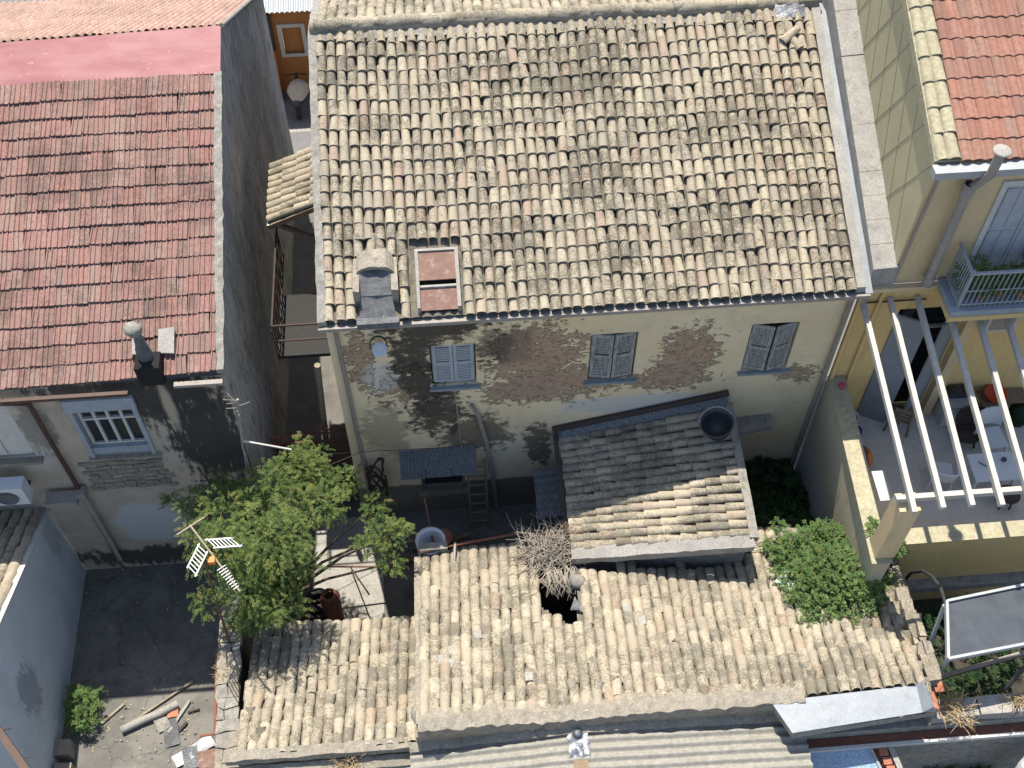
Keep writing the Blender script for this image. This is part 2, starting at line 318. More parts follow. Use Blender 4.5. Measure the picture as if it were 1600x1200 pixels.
def B(a, b, name, mat, parent=None): return MB().box(a, b).build(name, mat, parent)
def slab(mb, corners, t):   # quad given by its top corners (anticlockwise seen from above), thickness t downward
    return mb.hexa([Vector(c) - Vector((0, 0, t)) for c in corners], corners)
def grid_surface(mb, C, nx, ny, amp=0, sc=2., skip=None, prof=None):
    # bilinear patch: C = corner points (s0t0, s1t0, s1t1, s0t1)
    C = [Vector(c) for c in C]; vs = []; fs = []
    n = (C[1]-C[0]).cross(C[3]-C[0]).normalized(); n = -n if n.z < 0 else n
    for j in range(ny + 1):
        for i in range(nx + 1):
            a, b = i/nx, j/ny; p = C[0]*(1-a)*(1-b) + C[1]*a*(1-b) + C[2]*a*b + C[3]*(1-a)*b
            if amp: p = p + n * amp * noise.noise(p * sc)
            if prof: p = p + n * prof(i, j)
            vs.append(p)
    for j in range(ny):
        for i in range(nx):
            q = (j*(nx+1)+i, j*(nx+1)+i+1, (j+1)*(nx+1)+i+1, (j+1)*(nx+1)+i)
            if skip:
                m = (vs[q[0]] + vs[q[2]]) / 2
                if skip(m): continue
            fs.append(q)
    return mb.add(vs, fs, True)

# ---------------------------------------------------------------- tiles
CAMP = Vector((0, 0, 25))
def barrel(w0, w1, L, h, t=.016, seg=6, lift=.032):
    # cover tile: lower (wide) end at y=0, upper end at y=L
    def arc(w, hh, y, z): return [Vector((w/2*cos(pi*k/seg), y, z + hh*sin(pi*k/seg))) for k in range(seg, -1, -1)]
    mb = MB(); o0 = arc(w0, h, 0, lift); o1 = arc(w1, h*.86, L, 0); i0 = arc(w0-2*t, h-t*1.4, 0, lift); i1 = arc(w1-2*t, h*.86-t, L, 0)
    n = seg + 1
    mb.add(o0 + o1, [(k, k+1, n+k+1, n+k) for k in range(seg)], True)
    mb.add(i0 + i1, [(k+1, k, n+k, n+k+1) for k in range(seg)], True)
    mb.add(o0 + i0, [(k+1, k, n+k, n+k+1) for k in range(seg)])
    return mb
def flat_tile(w, L, t=.055):
    # pressed tile with two ribs
    xs = [-.5, -.46, -.36, -.3, -.06, -.02, .06, .12, .4, .5]; zs = [.3, 1, 1, .45, .4, 1, 1, .45, .4, .3]
    top0 = [Vector((x*w, 0, .034 + z*t)) for x, z in zip(xs, zs)]; top1 = [Vector((x*w, L, z*t*.8)) for x, z in zip(xs, zs)]
    b0 = [Vector((x*w, 0, .018)) for x in xs]; n = len(xs); mb = MB()
    mb.add(top0 + top1, [(k, k+1, n+k+1, n+k) for k in range(n-1)])
    mb.add(b0 + top0, [(k, k+1, n+k+1, n+k) for k in range(n-1)])
    return mb
def wave_tile(w, L, t=.05):
    xs = [-.5, -.4, -.28, -.14, 0, .14, .26, .34, .5]; zs = [.1, .55, .9, 1, .9, .55, .15, .06, .06]
    top0 = [Vector((x*w, 0, .024 + z*t)) for x, z in zip(xs, zs)]; top1 = [Vector((x*w, L, z*t)) for x, z in zip(xs, zs)]
    b0 = [p - Vector((0, 0, .026)) for p in top0]; n = len(xs); mb = MB()
    mb.add(top0 + top1, [(k, k+1, n+k+1, n+k) for k in range(n-1)], True)
    mb.add(b0 + top0, [(k, k+1, n+k+1, n+k) for k in range(n-1)])
    return mb
def mesh_of(mb, name, mat):
    me = bpy.data.meshes.new(name); me.from_pydata(mb.v, [], mb.f); me.polygons.foreach_set('use_smooth', mb.sm); me.materials.append(MATS[mat]); return me
def lay(parent, C, nc, nr, mat, kind='barrel', name='roof_tile', skip=None, jit=1., wave=.03, limit=300, exp=1.42, tw=1.02, single=None, hh=.42, colwalk=.12, rowphase=None, wsc=.5):
    # C: corners (eave start, eave end, top end, top start); t runs up the slope
    C = [Vector(c) for c in C]
    up = ((C[3]-C[0]) + (C[2]-C[1])) / 2; ac = ((C[1]-C[0]) + (C[2]-C[3])) / 2
    flip = ac.cross(up).z < 0
    sp = ac.length / nc; rl = up.length / nr
    variants = []
    for k in range(5):
        f = 1 + (k - 2) * .03
        if kind == 'barrel': variants.append(barrel(sp*tw*f, sp*tw*.8*f, rl*exp, sp*hh*(1 + (k % 3 - 1)*.08)))
        elif kind == 'flat': variants.append(flat_tile(sp*1.0, rl*1.12))
        else: variants.append(wave_tile(sp*1.0, rl*1.1))
        if kind != 'barrel': break
    place = []; w = 0.
    for i in range(nc):
        w = max(-.35, min(.35, w + random.uniform(-1, 1)*colwalk*jit))
        if random.random() < .06 * jit: w = random.uniform(-.35, .35) * (colwalk > .02)
        for j in range(nr):
            a = (i + .5) / nc; b = (j + (w if 0 < j else w * .3) + random.uniform(-.05, .05)*jit) / nr; b = min(max(b, -.01), 1 - .5/nr)
            def P(a, b): return C[0]*(1-a)*(1-b) + C[1]*a*(1-b) + C[2]*a*b + C[3]*(1-a)*b
            p = P(a, b); y = (P(a, 1) - P(a, 0)).normalized(); x = (P(1, b) - P(0, b)).normalized(); n = x.cross(y).normalized()
            if flip: n = -n
            if skip and skip(p): continue
            x = y.cross(n).normalized()
            p = p + n * (wave * noise.noise(p * wsc + Vector((3, 1, 7))) + random.uniform(-.004, .006)*jit) + x * random.uniform(-.014, .014)*jit
            R = Matrix((x, y, n)).transposed() @ (Matrix.Rotation(random.gauss(0, .038)*jit, 3, 'Z') @ Matrix.Rotation(random.gauss(0, .025)*jit, 3, 'X') @ Matrix.Rotation(random.gauss(0, .05)*jit, 3, 'Y'))
            s = 1 + random.uniform(-.04, .04)*jit
            ex = exp if kind == 'barrel' else 1.1; sy = min(1, max(.25, (nr + .12 - b*nr)/ex)); place.append((p, R, s, (p - CAMP).length, sy))
    place.sort(key=lambda q: q[3])
    mes = [mesh_of(v, name, mat) for v in variants]
    for p, R, s, d, sy in place[:limit]:
        o = bpy.data.objects.new(name, random.choice(mes)); link(o, parent, p); o.rotation_euler = R.to_euler(); o.scale = (s, sy * random.uniform(.97, 1.03), s)
    rest = place[limit:]
    if rest:
        mb = MB()
        for p, R, s, d, sy in rest:
            v = random.choice(variants); r = random.random(); b = len(mb.v)
            mb.v += [tuple(p + R @ Vector((q[0]*s, q[1]*sy, q[2]*s))) for q in v.v]
            mb.f += [tuple(i + b for i in f) for f in v.f]; mb.sm += v.sm; mb.r += [r] * len(v.f)
        tag(mb.build(name + '_field', mat + '_field', parent, rnd=True), kind='stuff')
def pans(parent, C, nc, nr, mat='pan_tile', skip=None, depth=.055, name='roof_deck', wave=.03, wsc=.5):
    # the channel tiles below the covers: a fluted bed
    mb = MB(); C = [Vector(c) for c in C]
    n = (C[1]-C[0]).cross(C[3]-C[0]).normalized(); n = -n if n.z < 0 else n
    def pr(i, j): return -.012 - depth * (0.5 - .5*cos(2*pi*((i % 4)/4 + 0))) * -1 * (-1) if 0 else (-.01 - depth*abs(sin(pi*(i/4 - .5))))
    grid_surface(mb, C, nc*4, nr, 0, 1, skip, lambda i, j: -.01 - depth*(1 - abs(sin(pi*i/4))))
    mb.v = [tuple(Vector(v) + n*wave*noise.noise(Vector(v)*wsc + Vector((3, 1, 7)))) for v in mb.v]
    return mb.build(name, mat, parent)
def wall_y(parent, x0, x1, z0, z1, y, ops, mat, depth=.2, name='wall', face=-1):
    # wall in the plane y with openings (xa, xb, za, zb): faces, reveals and a back
    xs = sorted({x0, x1, *[o[0] for o in ops], *[o[1] for o in ops]}); zs = sorted({z0, z1, *[o[2] for o in ops], *[o[3] for o in ops]})
    mb = MB()
    for i in range(len(xs)-1):
        for j in range(len(zs)-1):
            cx, cz = (xs[i]+xs[i+1])/2, (zs[j]+zs[j+1])/2
            if any(o[0] < cx < o[1] and o[2] < cz < o[3] for o in ops): continue
            mb.add([(xs[i], y, zs[j]), (xs[i+1], y, zs[j]), (xs[i+1], y, zs[j+1]), (xs[i], y, zs[j+1])], [(0,1,2,3)])
    for a, b, c, d in ops:
        Y = y - face*depth
        mb.add([(a,y,c),(b,y,c),(b,y,d),(a,y,d),(a,Y,c),(b,Y,c),(b,Y,d),(a,Y,d)], [(0,4,5,1),(1,5,6,2),(2,6,7,3),(3,7,4,0)])
    return mb.build(name, mat, parent)

# ---------------------------------------------------------------- ground and street
tag(MB().box((-3.62,10.6,.008),(-2.0,14.3,.02)).build('pale_sun_strip', 'concrete_pale'), kind='structure')  # paler strip of the yard floor: sun through the alley gap put into colour
tag(MB().add([(-400,-400,-.02),(400,-400,-.02),(400,600,-.02),(-400,600,-.02)], [(0,1,2,3)]).build('ground', 'asphalt'), kind='structure')
tag(MB().add([(-60,26.6,0),(60,26.6,0),(60,32,0),(-60,32,0)], [(0,1,2,3)]).build('street', 'asphalt'), kind='structure')
tag(MB().add([(-8.98,6,0),(-5.2,6,0),(-5.2,13.4,0),(-8.98,13.4,0)], [(0,1,2,3)]).build('yard_pavement', 'yard_concrete'), kind='structure')
tag(MB().add([(-5.2,8,0.004),(8.3,8,.004),(8.3,14.4,.004),(-5.2,14.4,.004)], [(0,1,2,3)]).build('courtyard_pavement', 'concrete'), kind='structure')
tag(MB().add([(-4.45,14.4,0),(-2.4,14.4,0),(-2.4,26.6,0),(-4.45,26.6,0)], [(0,1,2,3)]).build('alley_pavement', 'concrete'), kind='structure')
tag(MB().add([(-6.5,28.1,.004),(-2,28.1,.004),(-2,28.25,.004),(-6.5,28.2,.004)], [(0,1,2,3)]).build('road_marking', 'concrete_pale'), kind='structure')

# ================================================================= old house in the middle
H = thing('old_house', (2.75, 20, 0), 'old two-storey house with a weathered cream barrel tile roof and peeling ochre wall', 'house')
X0, X1, YF, YR, YB, ZE, ZR = -2.45, 7.95, 14.35, 20.0, 26.0, 7.72, 9.88
SL = (ZR - ZE) / (YR - 14.12)
def rz(y): return ZE + (y - 14.12)*SL if y < YR else ZR - (y - YR)*SL
ops = [(-.50, .42, 5.14, 6.5), (2.74, 3.7, 5.0, 6.54), (6.0, 6.98, 4.98, 6.54), (-.97, .05, .95, 1.9)]
wall_y(H, X0, X1, 0, 7.7, YF, ops, 'old_plaster', .22)
mb = MB(); zf = rz(YF) - .06
for x in (X0, X1): mb.add([(x,YF,0),(x,YB,0),(x,YB,zf),(x,YR,ZR-.06),(x,YF,zf)], [(0,1,2,3,4)])
mb.add([(X0,YB,0),(X1,YB,0),(X1,YB,zf),(X0,YB,zf)], [(0,1,2,3)]).build('gable_wall', 'alley_render', H)
RC = [(-2.40,14.12,ZE),(7.77,14.12,ZE),(7.77,YR,ZR),(-2.40,YR,ZR)]
def rskip(p): return (-.68 < p.x < .22 and p.y < 15.3) or (-1.86 < p.x < -.92 and p.y < 15.05)
roof = pans(H, RC, 50, 38, name='roof', wave=.04)
lay(roof, RC, 50, 19, 'old_tile', skip=rskip, wave=.04, colwalk=.07, tw=.94, hh=.46)
FC = [(7.77,YB,rz(YB)),(-2.40,YB,rz(YB)),(-2.40,YR,ZR),(7.77,YR,ZR)]
broof = pans(H, FC, 50, 19, name='rear_roof')
lay(broof, FC, 50, 19, 'old_tile', limit=0, hh=.46)
# ridge tiles bedded in mortar
mb = MB()
pts = [(-2.48 + i*.2, YR + random.uniform(-.02,.02), ZR + .05 + random.uniform(-.015,.015)) for i in range(53)]
mb.tube(pts, [.15 + random.uniform(-.02,.02) for _ in pts], 8).rough(.03, 6).build('ridge_mortar', 'mortar', H)
rm = mesh_of(barrel(.27, .24, .5, .12, lift=.015), 'ridge_tile', 'low_tile')
for i in range(24):
    o = bpy.data.objects.new('ridge_tile', rm); link(o, H, (-2.4 + i*.43, YR + random.uniform(-.02,.02), ZR + .1 + random.uniform(-.01,.012))); o.rotation_euler = (0, random.gauss(0,.02), -pi/2 + random.gauss(0,.03))
# torn mortar band just below the ridge
mb = MB(); grid_surface(mb, [(-2.42,19.7,rz(19.7)+.07),(7.8,19.7,rz(19.7)+.07),(7.8,19.95,ZR+.05),(-2.42,19.95,ZR+.05)], 90, 3); mb.rough(.05, 5).build('mortar_bed', 'mortar_grey', H)
mb = MB(); grid_surface(mb, [(7.0,19.62,rz(19.62)+.13),(7.62,19.62,rz(19.62)+.13),(7.62,20.1,ZR+.24),(7.0,20.1,ZR+.24)], 10, 8); mb.rough(.025, 8).build('foil_patch', 'silver', H)
for x, y, a, b in ((7.05,19.1,-.95,.12),(7.38,18.95,.5,.1),(7.25,19.3,.25,.06)):
    o = bpy.data.objects.new('loose_tile', mesh_of(barrel(.2,.16,.45,.085), 'loose_tile', 'old_tile')); link(o, roof, (x, y, rz(y)+b)); o.rotation_euler = (radians(20), 0, a)
# left verge in rough mortar, right edge: concrete strip, metal valley gutter, coping
def along(mb, xa, xb, ya, yb, dz, t=.1, n=24, dz2=None):
    for i in range(n):
        y0, y1 = ya + (yb-ya)*i/n, ya + (yb-ya)*(i+1)/n; d0 = dz + ((dz2 or dz)-dz)*i/n; d1 = dz + ((dz2 or dz)-dz)*(i+1)/n
        slab(mb, [(xa,y0,rz(y0)+d0),(xb,y0,rz(y0)+d0),(xb,y1,rz(y1)+d1),(xa,y1,rz(y1)+d1)], t)
    return mb
along(MB(), -2.53, -2.37, 14.08, 25.9, .07, .16, 60).rough(.03, 5).build('verge_mortar', 'mortar_grey', H)
along(MB(), 7.77, 7.95, 14.1, 20.3, .09, .2, 20).rough(.012, 3).build('verge_strip', 'concrete_pale', H)
along(MB(), 7.95, 8.1, 14.05, 20.3, -.02, .05, 14).rough(.008, 3).build('valley_gutter', 'grey_metal', H)
for i in range(13):
    y0, y1 = 14.35 + i*.46, 14.35 + (i+1)*.46 - .005
    mb = MB(); d0, d1 = .22 + .05*i*.46, .22 + .05*(i+1)*.46; dd = random.uniform(-.012,.012)
    mb.hexa([(8.1,y0,rz(y0)-.4),(8.6,y0,rz(y0)-.4),(8.6,y1,rz(y1)-.4),(8.1,y1,rz(y1)-.4)], [(8.1,y0,rz(y0)+d0+dd),(8.6,y0,rz(y0)+d0+dd+.03),(8.6,y1,rz(y1)+d1+dd+.03),(8.1,y1,rz(y1)+d1+dd)])
    mb.build('coping_slab', 'concrete_pale', H)
# eaves gutter with brackets
mb = MB(); mb.strip([(x, 14.05, ZE-.08+.005*sin(x*3)) for x in [X0-.08 + i*.525 for i in range(20)]], [(x, 14.05, ZE-.13) for x in [X0-.08 + i*.525 for i in range(20)]])
mb.box((X0-.08, 14.0, ZE-.15), (8.05, 14.06, ZE-.06)).build('gutter', 'zinc_pipe', H)
MB().box((X0-.06, 14.065, ZE-.2), (7.9, 14.34, ZE-.09)).build('eaves_board', 'mortar_grey', H)
MB().tube([(-2.28,14.1,7.6),(-2.26,14.28,7.3),(-2.2,14.28,3.0),(-2.2,14.28,.1)], .045).build('downpipe', 'zinc_pipe', H)
MB().tube([(7.83,14.1,7.6),(7.83,14.27,7.3),(7.83,14.27,.2)], .05).build('downpipe', 'zinc_pipe', H)
# rooflight hatch with two rusty plates
hx0, hx1 = -.6, .14; hb = MB()
def hp(x, y, d): return (x, y, rz(y)+d)
for xa, xb in ((hx0-.04, hx0+.02), (hx1-.02, hx1+.05)): slab(hb, [hp(xa,14.2,.13),hp(xb,14.2,.13),hp(xb,15.28,.13),hp(xa,15.28,.13)], .14)
hb.box((hx0-.04,15.281,rz(15.28)),(hx1+.05,15.34,rz(15.28)+.13)); hb.box((hx0-.041,14.61,rz(14.6)+.035),(hx1+.051,14.66,rz(14.6)+.1)); hat = hb.build('roof_hatch', 'concrete_pale', H)
slab(MB(), [hp(hx0,14.72,.13),hp(hx1,14.72,.13),hp(hx1,15.25,.11),hp(hx0,15.25,.11)], .02).build('hatch_plate', 'rust_plate', hat)
slab(MB(), [hp(hx0+.02,14.2,.05),hp(hx1-.02,14.2,.05),hp(hx1-.02,14.6,.05),hp(hx0+.02,14.6,.05)], .02).build('hatch_plate', 'rust_plate', hat)
slab(MB(), [hp(hx0+.02,14.2,.0),hp(hx1-.02,14.2,.0),hp(hx1-.02,15.2,.0),hp(hx0+.02,15.2,.0)], .03).build('hatch_opening', 'void', hat)
# low stone chimney with an arched hood and grey slabs on its face
cb = MB(); n = 10; xc, rr = -1.4, .42
def arch(y, r, zb, h): return [(xc + r*cos(pi*k/n), y, zb + h*sin(pi*k/n)) for k in range(n, -1, -1)]
a0 = arch(14.85, .37, 8.16, .24); a1 = arch(15.3, .36, 8.2, .2); i0 = arch(14.85, .3, 8.14, .18)
cb.add(a0 + a1, [(k, k+1, n+2+k, n+1+k) for k in range(n)]); cb.add(a0 + i0, [(k+1, k, n+1+k, n+2+k) for k in range(n)])
for sx in (-1, 1): cb.box((xc + sx*.36 - .06, 14.42, 7.75), (xc + sx*.36 + .06, 15.25, 8.2))
ch = cb.rough(.03, 7).build('chimney', 'mortar', H)
mb = MB(); grid_surface(mb, [(-1.75,14.12,7.72),(-1.05,14.12,7.72),(-1.1,14.5,8.0),(-1.7,14.5,8.0)], 8, 6, .05, 5); mb.build('slate_slab', 'slate', ch)
mb = MB(); grid_surface(mb, [(-1.7,14.47,8.0),(-1.1,14.47,8.0),(-1.1,14.9,8.26),(-1.7,14.9,8.26)], 8, 6, .04, 5); mb.build('slate_slab', 'slate', ch)
MB().box((-1.8,13.98,7.62),(-1.0,14.14,7.76)).rough(.02, 6).build('lead_apron', 'slate', ch)
# shuttered windows
def shutters(parent, x0, x1, z0, z1, y, ang, mat, nst=4, slat=False):
    w = MB(); t = .05
    for a in ((x0, z0, x0+t, z1), (x1-t, z0, x1, z1), (x0+t, z1-t, x1-t, z1), (x0+t, z0, x1-t, z0+t)): w.box((a[0], y+.02, a[1]), (a[2], y+.08, a[3]))
    win = w.build('window', mat, parent)
    B((x0+t, y+.1, z0+t), (x1-t, y+.12, z1-t), 'pane', 'glass', win)
    for s in (0, 1):
        hx = x0 + .02 if s == 0 else x1 - .02; wd = (x1 - x0)/2 - .025; sg = 1 if s == 0 else -1
        M = Matrix.Translation((hx, y, 0)) @ Matrix.Rotation(-sg*ang, 4, 'Z')
        m = MB(); q = lambda xa, xb, ya, yb, za, zb: m.box((min(sg*xa, sg*xb), ya, za), (max(sg*xa, sg*xb), yb, zb), M)
        q(0, .07, -.02, .02, z0+.03, z1-.03); q(wd-.07, wd, -.02, .02, z0+.03, z1-.03)
        for zz in (z0+.03, (z0+z1)/2-.04, z1-.11): q(.0702, wd-.0702, -.018, .018, zz, zz+.08)
        sh = m.build('shutter', mat, win)
        ns = 13
        sm = MB()
        zz = z0 + .13
        while zz < z1 - .15:
            if abs(zz - (z0+z1)/2) > .06: sm.box((min(sg*.072, sg*(wd-.072)), -.012, zz), (max(sg*.072, sg*(wd-.072)), .008, zz+.035), M @ Matrix.Translation((0,0,0)))
            zz += .055
        tag(sm.build('louvre', mat, win), kind='stuff')
    return win
for k, (a, b, c, d, ang) in enumerate([(-.5, .42, 5.14, 6.5, .03), (2.74, 3.7, 5.0, 6.54, .16), (6.0, 6.98, 4.98, 6.54, .3)]):
    w = shutters(H, a+.02, b-.02, c+.03, d-.02, YF+.06 + (.02 if k == 0 else 0), ang, 'shutter_blue' if k == 0 else 'shutter_grey')
    B((a-.06, YF-.1, c-.07), (b+.08, YF+.3, c-.001), 'sill', 'sill_blue', w)
w = MB()
for a in ((-.97,.95,-.9,1.9),(-.02,.95,.05,1.9),(-.9,.95,-.02,1.0)): w.box((a[0],YF+.1,a[1]),(a[2],YF+.16,a[3]))
w = w.build('window', 'pale_wood', H); B((-.9, YF+.17, 1.0), (0, YF+.19, 1.88), 'pane', 'glass', w)
B((-1.05, YF-.12, .87), (.12, YF+.2, .947), 'sill', 'stone', w)

# ================================================================= left house with the red roof
L = thing('red_roof_house', (-7.4, 20, 0), 'house with red pressed-tile roof, pink ridge membrane and stained grey facade', 'house')
LX0, LX1 = -11.5, -4.38
lops = [(-7.4, -6.22, 4.82, 6.62), (-9.6, -8.52, 4.95, 6.95)]
wall_y(L, LX0, LX1, 0, 7.25, 13.4, lops, 'stained_render', .26)
LE, LRm, LRr = 7.32, 9.4, 9.72
mb = MB(); mb.add([(LX1,13.4,0),(LX1,26.5,0),(LX1,26.5,6.2),(LX1,20.45,LRr-.05),(LX1,19.3,LRm-.05),(LX1,13.4,7.3)], [(0,1,2,3,4,5)])
mb.add([(LX0,26.5,0),(LX1,26.5,0),(LX1,26.5,6.2),(LX0,26.5,6.2)], [(0,1,2,3)]).build('side_wall', 'alley_render', L)
C = [(-11.2,13.25,LE),(-4.36,13.45,LE),(-4.36,19.35,LRm),(-11.2,19.3,LRm)]
mb = MB(); grid_surface(mb, [Vector(c)-Vector((0,0,.03)) for c in C], 12, 12); lr = mb.build('roof', 'pan_tile', L)
lay(lr, C, 33, 16, 'red_tile', 'flat', jit=.6, wave=.05, colwalk=0.02)
C2 = [(-11.2,19.3,LRm+.02),(-4.34,19.35,LRm+.02),(-4.34,20.47,LRr+.03),(-11.2,20.12,LRr+.05)]
mb = MB(); grid_surface(mb, C2, 60, 12, .03, 1.6); mb.build('ridge_membrane', 'pink_membrane', L)
MB().box((-4.9,19.32,LRm+.05),(-4.4,19.4,LRm+.07)).build('membrane_patch', 'pink_membrane', L)
C3 = [(-4.36,26.7,6.1),(-12.5,26.7,6.1),(-12.5,20.1,LRr+.02),(-4.36,20.5,LRr+.0)]
mb = MB(); grid_surface(mb, [Vector(c)-Vector((0,0,.03)) for c in C3], 12, 12); fr = mb.build('rear_roof', 'pan_orange', L)
lay(fr, C3, 52, 22, 'pale_red_tile', 'wave', limit=0, jit=.3)
def lz(y): return LE + (y-13.4)*(LRm-LE)/5.9 if y < 19.3 else LRm + (y-19.3)*(LRr-LRm)/1.35
mb = MB()
for i in range(40):
    y0, y1 = 13.42 + i*.148, 13.42 + (i+1)*.148
    slab(mb, [(-4.46,y0,lz(y0)+.08),(-4.3,y0,lz(y0)+.08),(-4.3,y1,lz(y1)+.08),(-4.46,y1,lz(y1)+.08)], .14)
mb.rough(.03, 6).build('verge_mortar', 'mortar_grey', L)
MB().tube([(-4.32,20.45,LRr+.04),(-4.32,26.6,6.25)], .05).build('rear_verge', 'mortar_grey', L)
MB().box((LX0,13.14,7.12),(-6.1,13.22,7.2)).rough(.004, 2).build('gutter', 'brown_pipe', L)
MB().box((-5.25,13.22,7.17),(-4.35,13.32,7.24)).build('gutter', 'zinc_pipe', L)
MB().tube([(-9.8,13.17,7.2),(-8.25,13.17,7.1),(-8.0,13.25,6.95),(-8.02,13.3,3.75)], .05).build('downpipe', 'brown_pipe', L)
MB().box((-8.05,13.12,3.62),(-7.88,13.34,3.8)).box((-8.7,13.0,3.55),(-8.05,13.3,3.72)).build('rain_trough', 'zinc_pipe', L)
MB().tube([(-7.96,13.22,3.7),(-7.98,13.22,.75),(-7.9,13.05,.55)], .062).build('downpipe', 'zinc_pipe', L)
# small brick chimney at the eaves
cm = MB().box((-5.86,13.3,7.2),(-5.42,13.7,7.72)); ch = cm.rough(.02,5).build('chimney', 'void', L)
MB().lathe((-5.68,13.6,7.7), [(.15,0),(.14,.2),(.1,.42),(.08,.75)], 10).rough(.02,5).build('chimney_pot', 'slate', ch)
MB().lathe((-5.7,13.58,8.45), [(.001,.2),(.12,.17),(.16,.1),(.13,.0),(.09,-.05)], 10).rough(.03,6).build('chimney_cap', 'mortar_grey', ch)
slab(MB(), [(-5.98,13.75,7.6),(-5.78,13.75,7.6),(-5.78,14.12,7.72),(-5.98,14.12,7.72)], .03).build('chimney_flashing', 'concrete_pale', ch)
slab(MB(), [(-5.5,13.75,7.6),(-5.2,13.72,7.6),(-5.2,14.22,7.76),(-5.5,14.2,7.74)], .03).build('chimney_flashing', 'concrete_pale', ch)
# barred casement window
x0, x1, z0, z1, y = -7.4, -6.22, 4.82, 6.62, 13.4
wn_ = MB()
for a in ((x0-.06,z0,x0+.02,z1),(x1-.02,z0,x1+.06,z1)): wn_.box((a[0],y-.05,a[1]),(a[2],y+.2,a[3]))
wn_.box((x0-.0599,y+.02,z0+.001),(x1+.0599,y+.199,z0+.05)); win = wn_.build('window', 'blue_grey_paint', L)
MB().box((x0-.08,y-.08,6.45),(x1+.08,y+.14,6.82)).build('shutter_box', 'blue_grey_paint', win)
f = MB()
for i in range(5):
    xx = x0 + .04 + i*(x1-x0-.13)/4; f.box((xx,y+.08,z0+.3),(xx+.055,y+.13,6.45))
for zz in (z0+.28, 5.95, 6.38): f.box((x0+.0401,y+.085,zz),(x1-.0401,y+.125,zz+.055))
f.build('casement_frame', 'white_paint', win)
for i in range(4):
    xx = x0 + .04 + i*(x1-x0-.13)/4
    B((xx+.056,y+.15,z0+.33),(xx+.056+.21,y+.16,5.94),'pane','glass',win); B((xx+.056,y+.15,6.01),(xx+.056+.21,y+.16,6.37),'pane','glass',win)
B((x0-.04,y+.0,z0+.06),(x1+.04,y+.24,z0+.27),'apron','blue_grey_paint',win); B((x0-.1,y-.1,z0-.06),(x1+.16,y+.26,z0-.002),'sill','stone',win)
# closed shutters at the frame edge
w = B((-9.6,13.505,4.95),(-8.52,13.55,6.95),'window','white_paint',L)
for xa in (-9.55,-9.04): B((xa,13.44,5.0),(xa+.49,13.5,6.9),'shutter','white_paint',w)
B((-9.7,13.25,4.86),(-8.4,13.6,4.945),'sill','stone',w)
# patches where stones show through the render under the window
for r in range(7):
    x = -7.85 + random.uniform(0,.2)
    while x < -6.1 - .02*r:
        wd = random.uniform(.12,.34); hgt = random.uniform(.09,.15); z = 3.55 + r*.155 + random.uniform(-.02,.02)
        MB().box((x,13.385-random.uniform(0,.03),z),(x+wd-.03,13.43,z+hgt)).rough(.02,9).build('stone', 'stone', L); x += wd
AC = thing('air_conditioner', (-9.15,13.1,4.05), 'white air conditioner unit with round fan on the stained wall', 'air conditioner')
B((-9.6,12.82,4.08),(-8.82,13.12,4.68),'casing','white_plastic',AC)
MB().lathe((-9.2,12.81,4.36), [(.001,0),(.22,0),(.22,.02)], 20, M=Matrix.Rotation(pi/2,3,'X')).build('fan_grille','slate',AC)
MB().bar((-9.5,12.9,4.05),(-9.5,13.4,4.05),.04).bar((-8.95,12.9,4.05),(-8.95,13.4,4.05),.04).build('bracket','dark_iron',AC)

# ================================================================= pale house at the left edge
P = thing('white_wall_house', (-10, 11, 0), 'low house with smooth pale blue-white side wall and weathered tile roof', 'house')
WX = -8.97
def pz(y): return 2.62 + (13.8 - y)*.43
mb = MB().add([(WX,6.5,0),(WX,13.38,0),(WX,13.38,pz(13.38)),(WX,6.5,pz(6.5))], [(0,1,2,3)])
mb.build('wall', 'white_wall', P)
C = [(-9.0,13.38,pz(13.38)+.08),(-11.2,13.38,pz(13.38)+.08),(-11.2,7.2,pz(7.2)+.08),(-9.0,7.2,pz(7.2)+.08)]
pr_ = pans(P, C, 10, 20, name='roof'); lay(pr_, C, 10, 19, 'low_tile', wave=.02)
slab(MB(), [(-9.02,7,pz(7)+.1),(-8.9,7,pz(7)+.1),(-8.9,13.38,pz(13.38)+.1),(-9.02,13.38,pz(13.38)+.1)], .07).build('verge', 'white_paint', P)

# ================================================================= right-hand yellow house
R = thing('yellow_house', (11, 17, 0), 'tall yellow house with orange tile roof, balcony and terrace door', 'house')
GX = 8.55
def gz(y): return 10.78 + (y - 14.5)*.388
wall_y(R, GX, 15, 7.5, 10.75, 14.4, [(10.02, 11.3, 7.72, 10.05)], 'tan_plaster', .2)
wall_y(R, 8.0, 15, 0, 7.5, 14.375, [(8.98, 10.32, 3.0, 6.7)], 'yellow_plaster', .25, 'lower_wall')
MB().box((8.0,14.25,7.42),(9.5,14.37,7.52)).build('cornice', 'tan_plaster', R)
MB().add([(GX,14.4,6),(GX,24,6),(GX,24,gz(24)),(GX,14.4,gz(14.4))], [(0,1,2,3)]).build('gable_wall', 'gable_plaster', R)
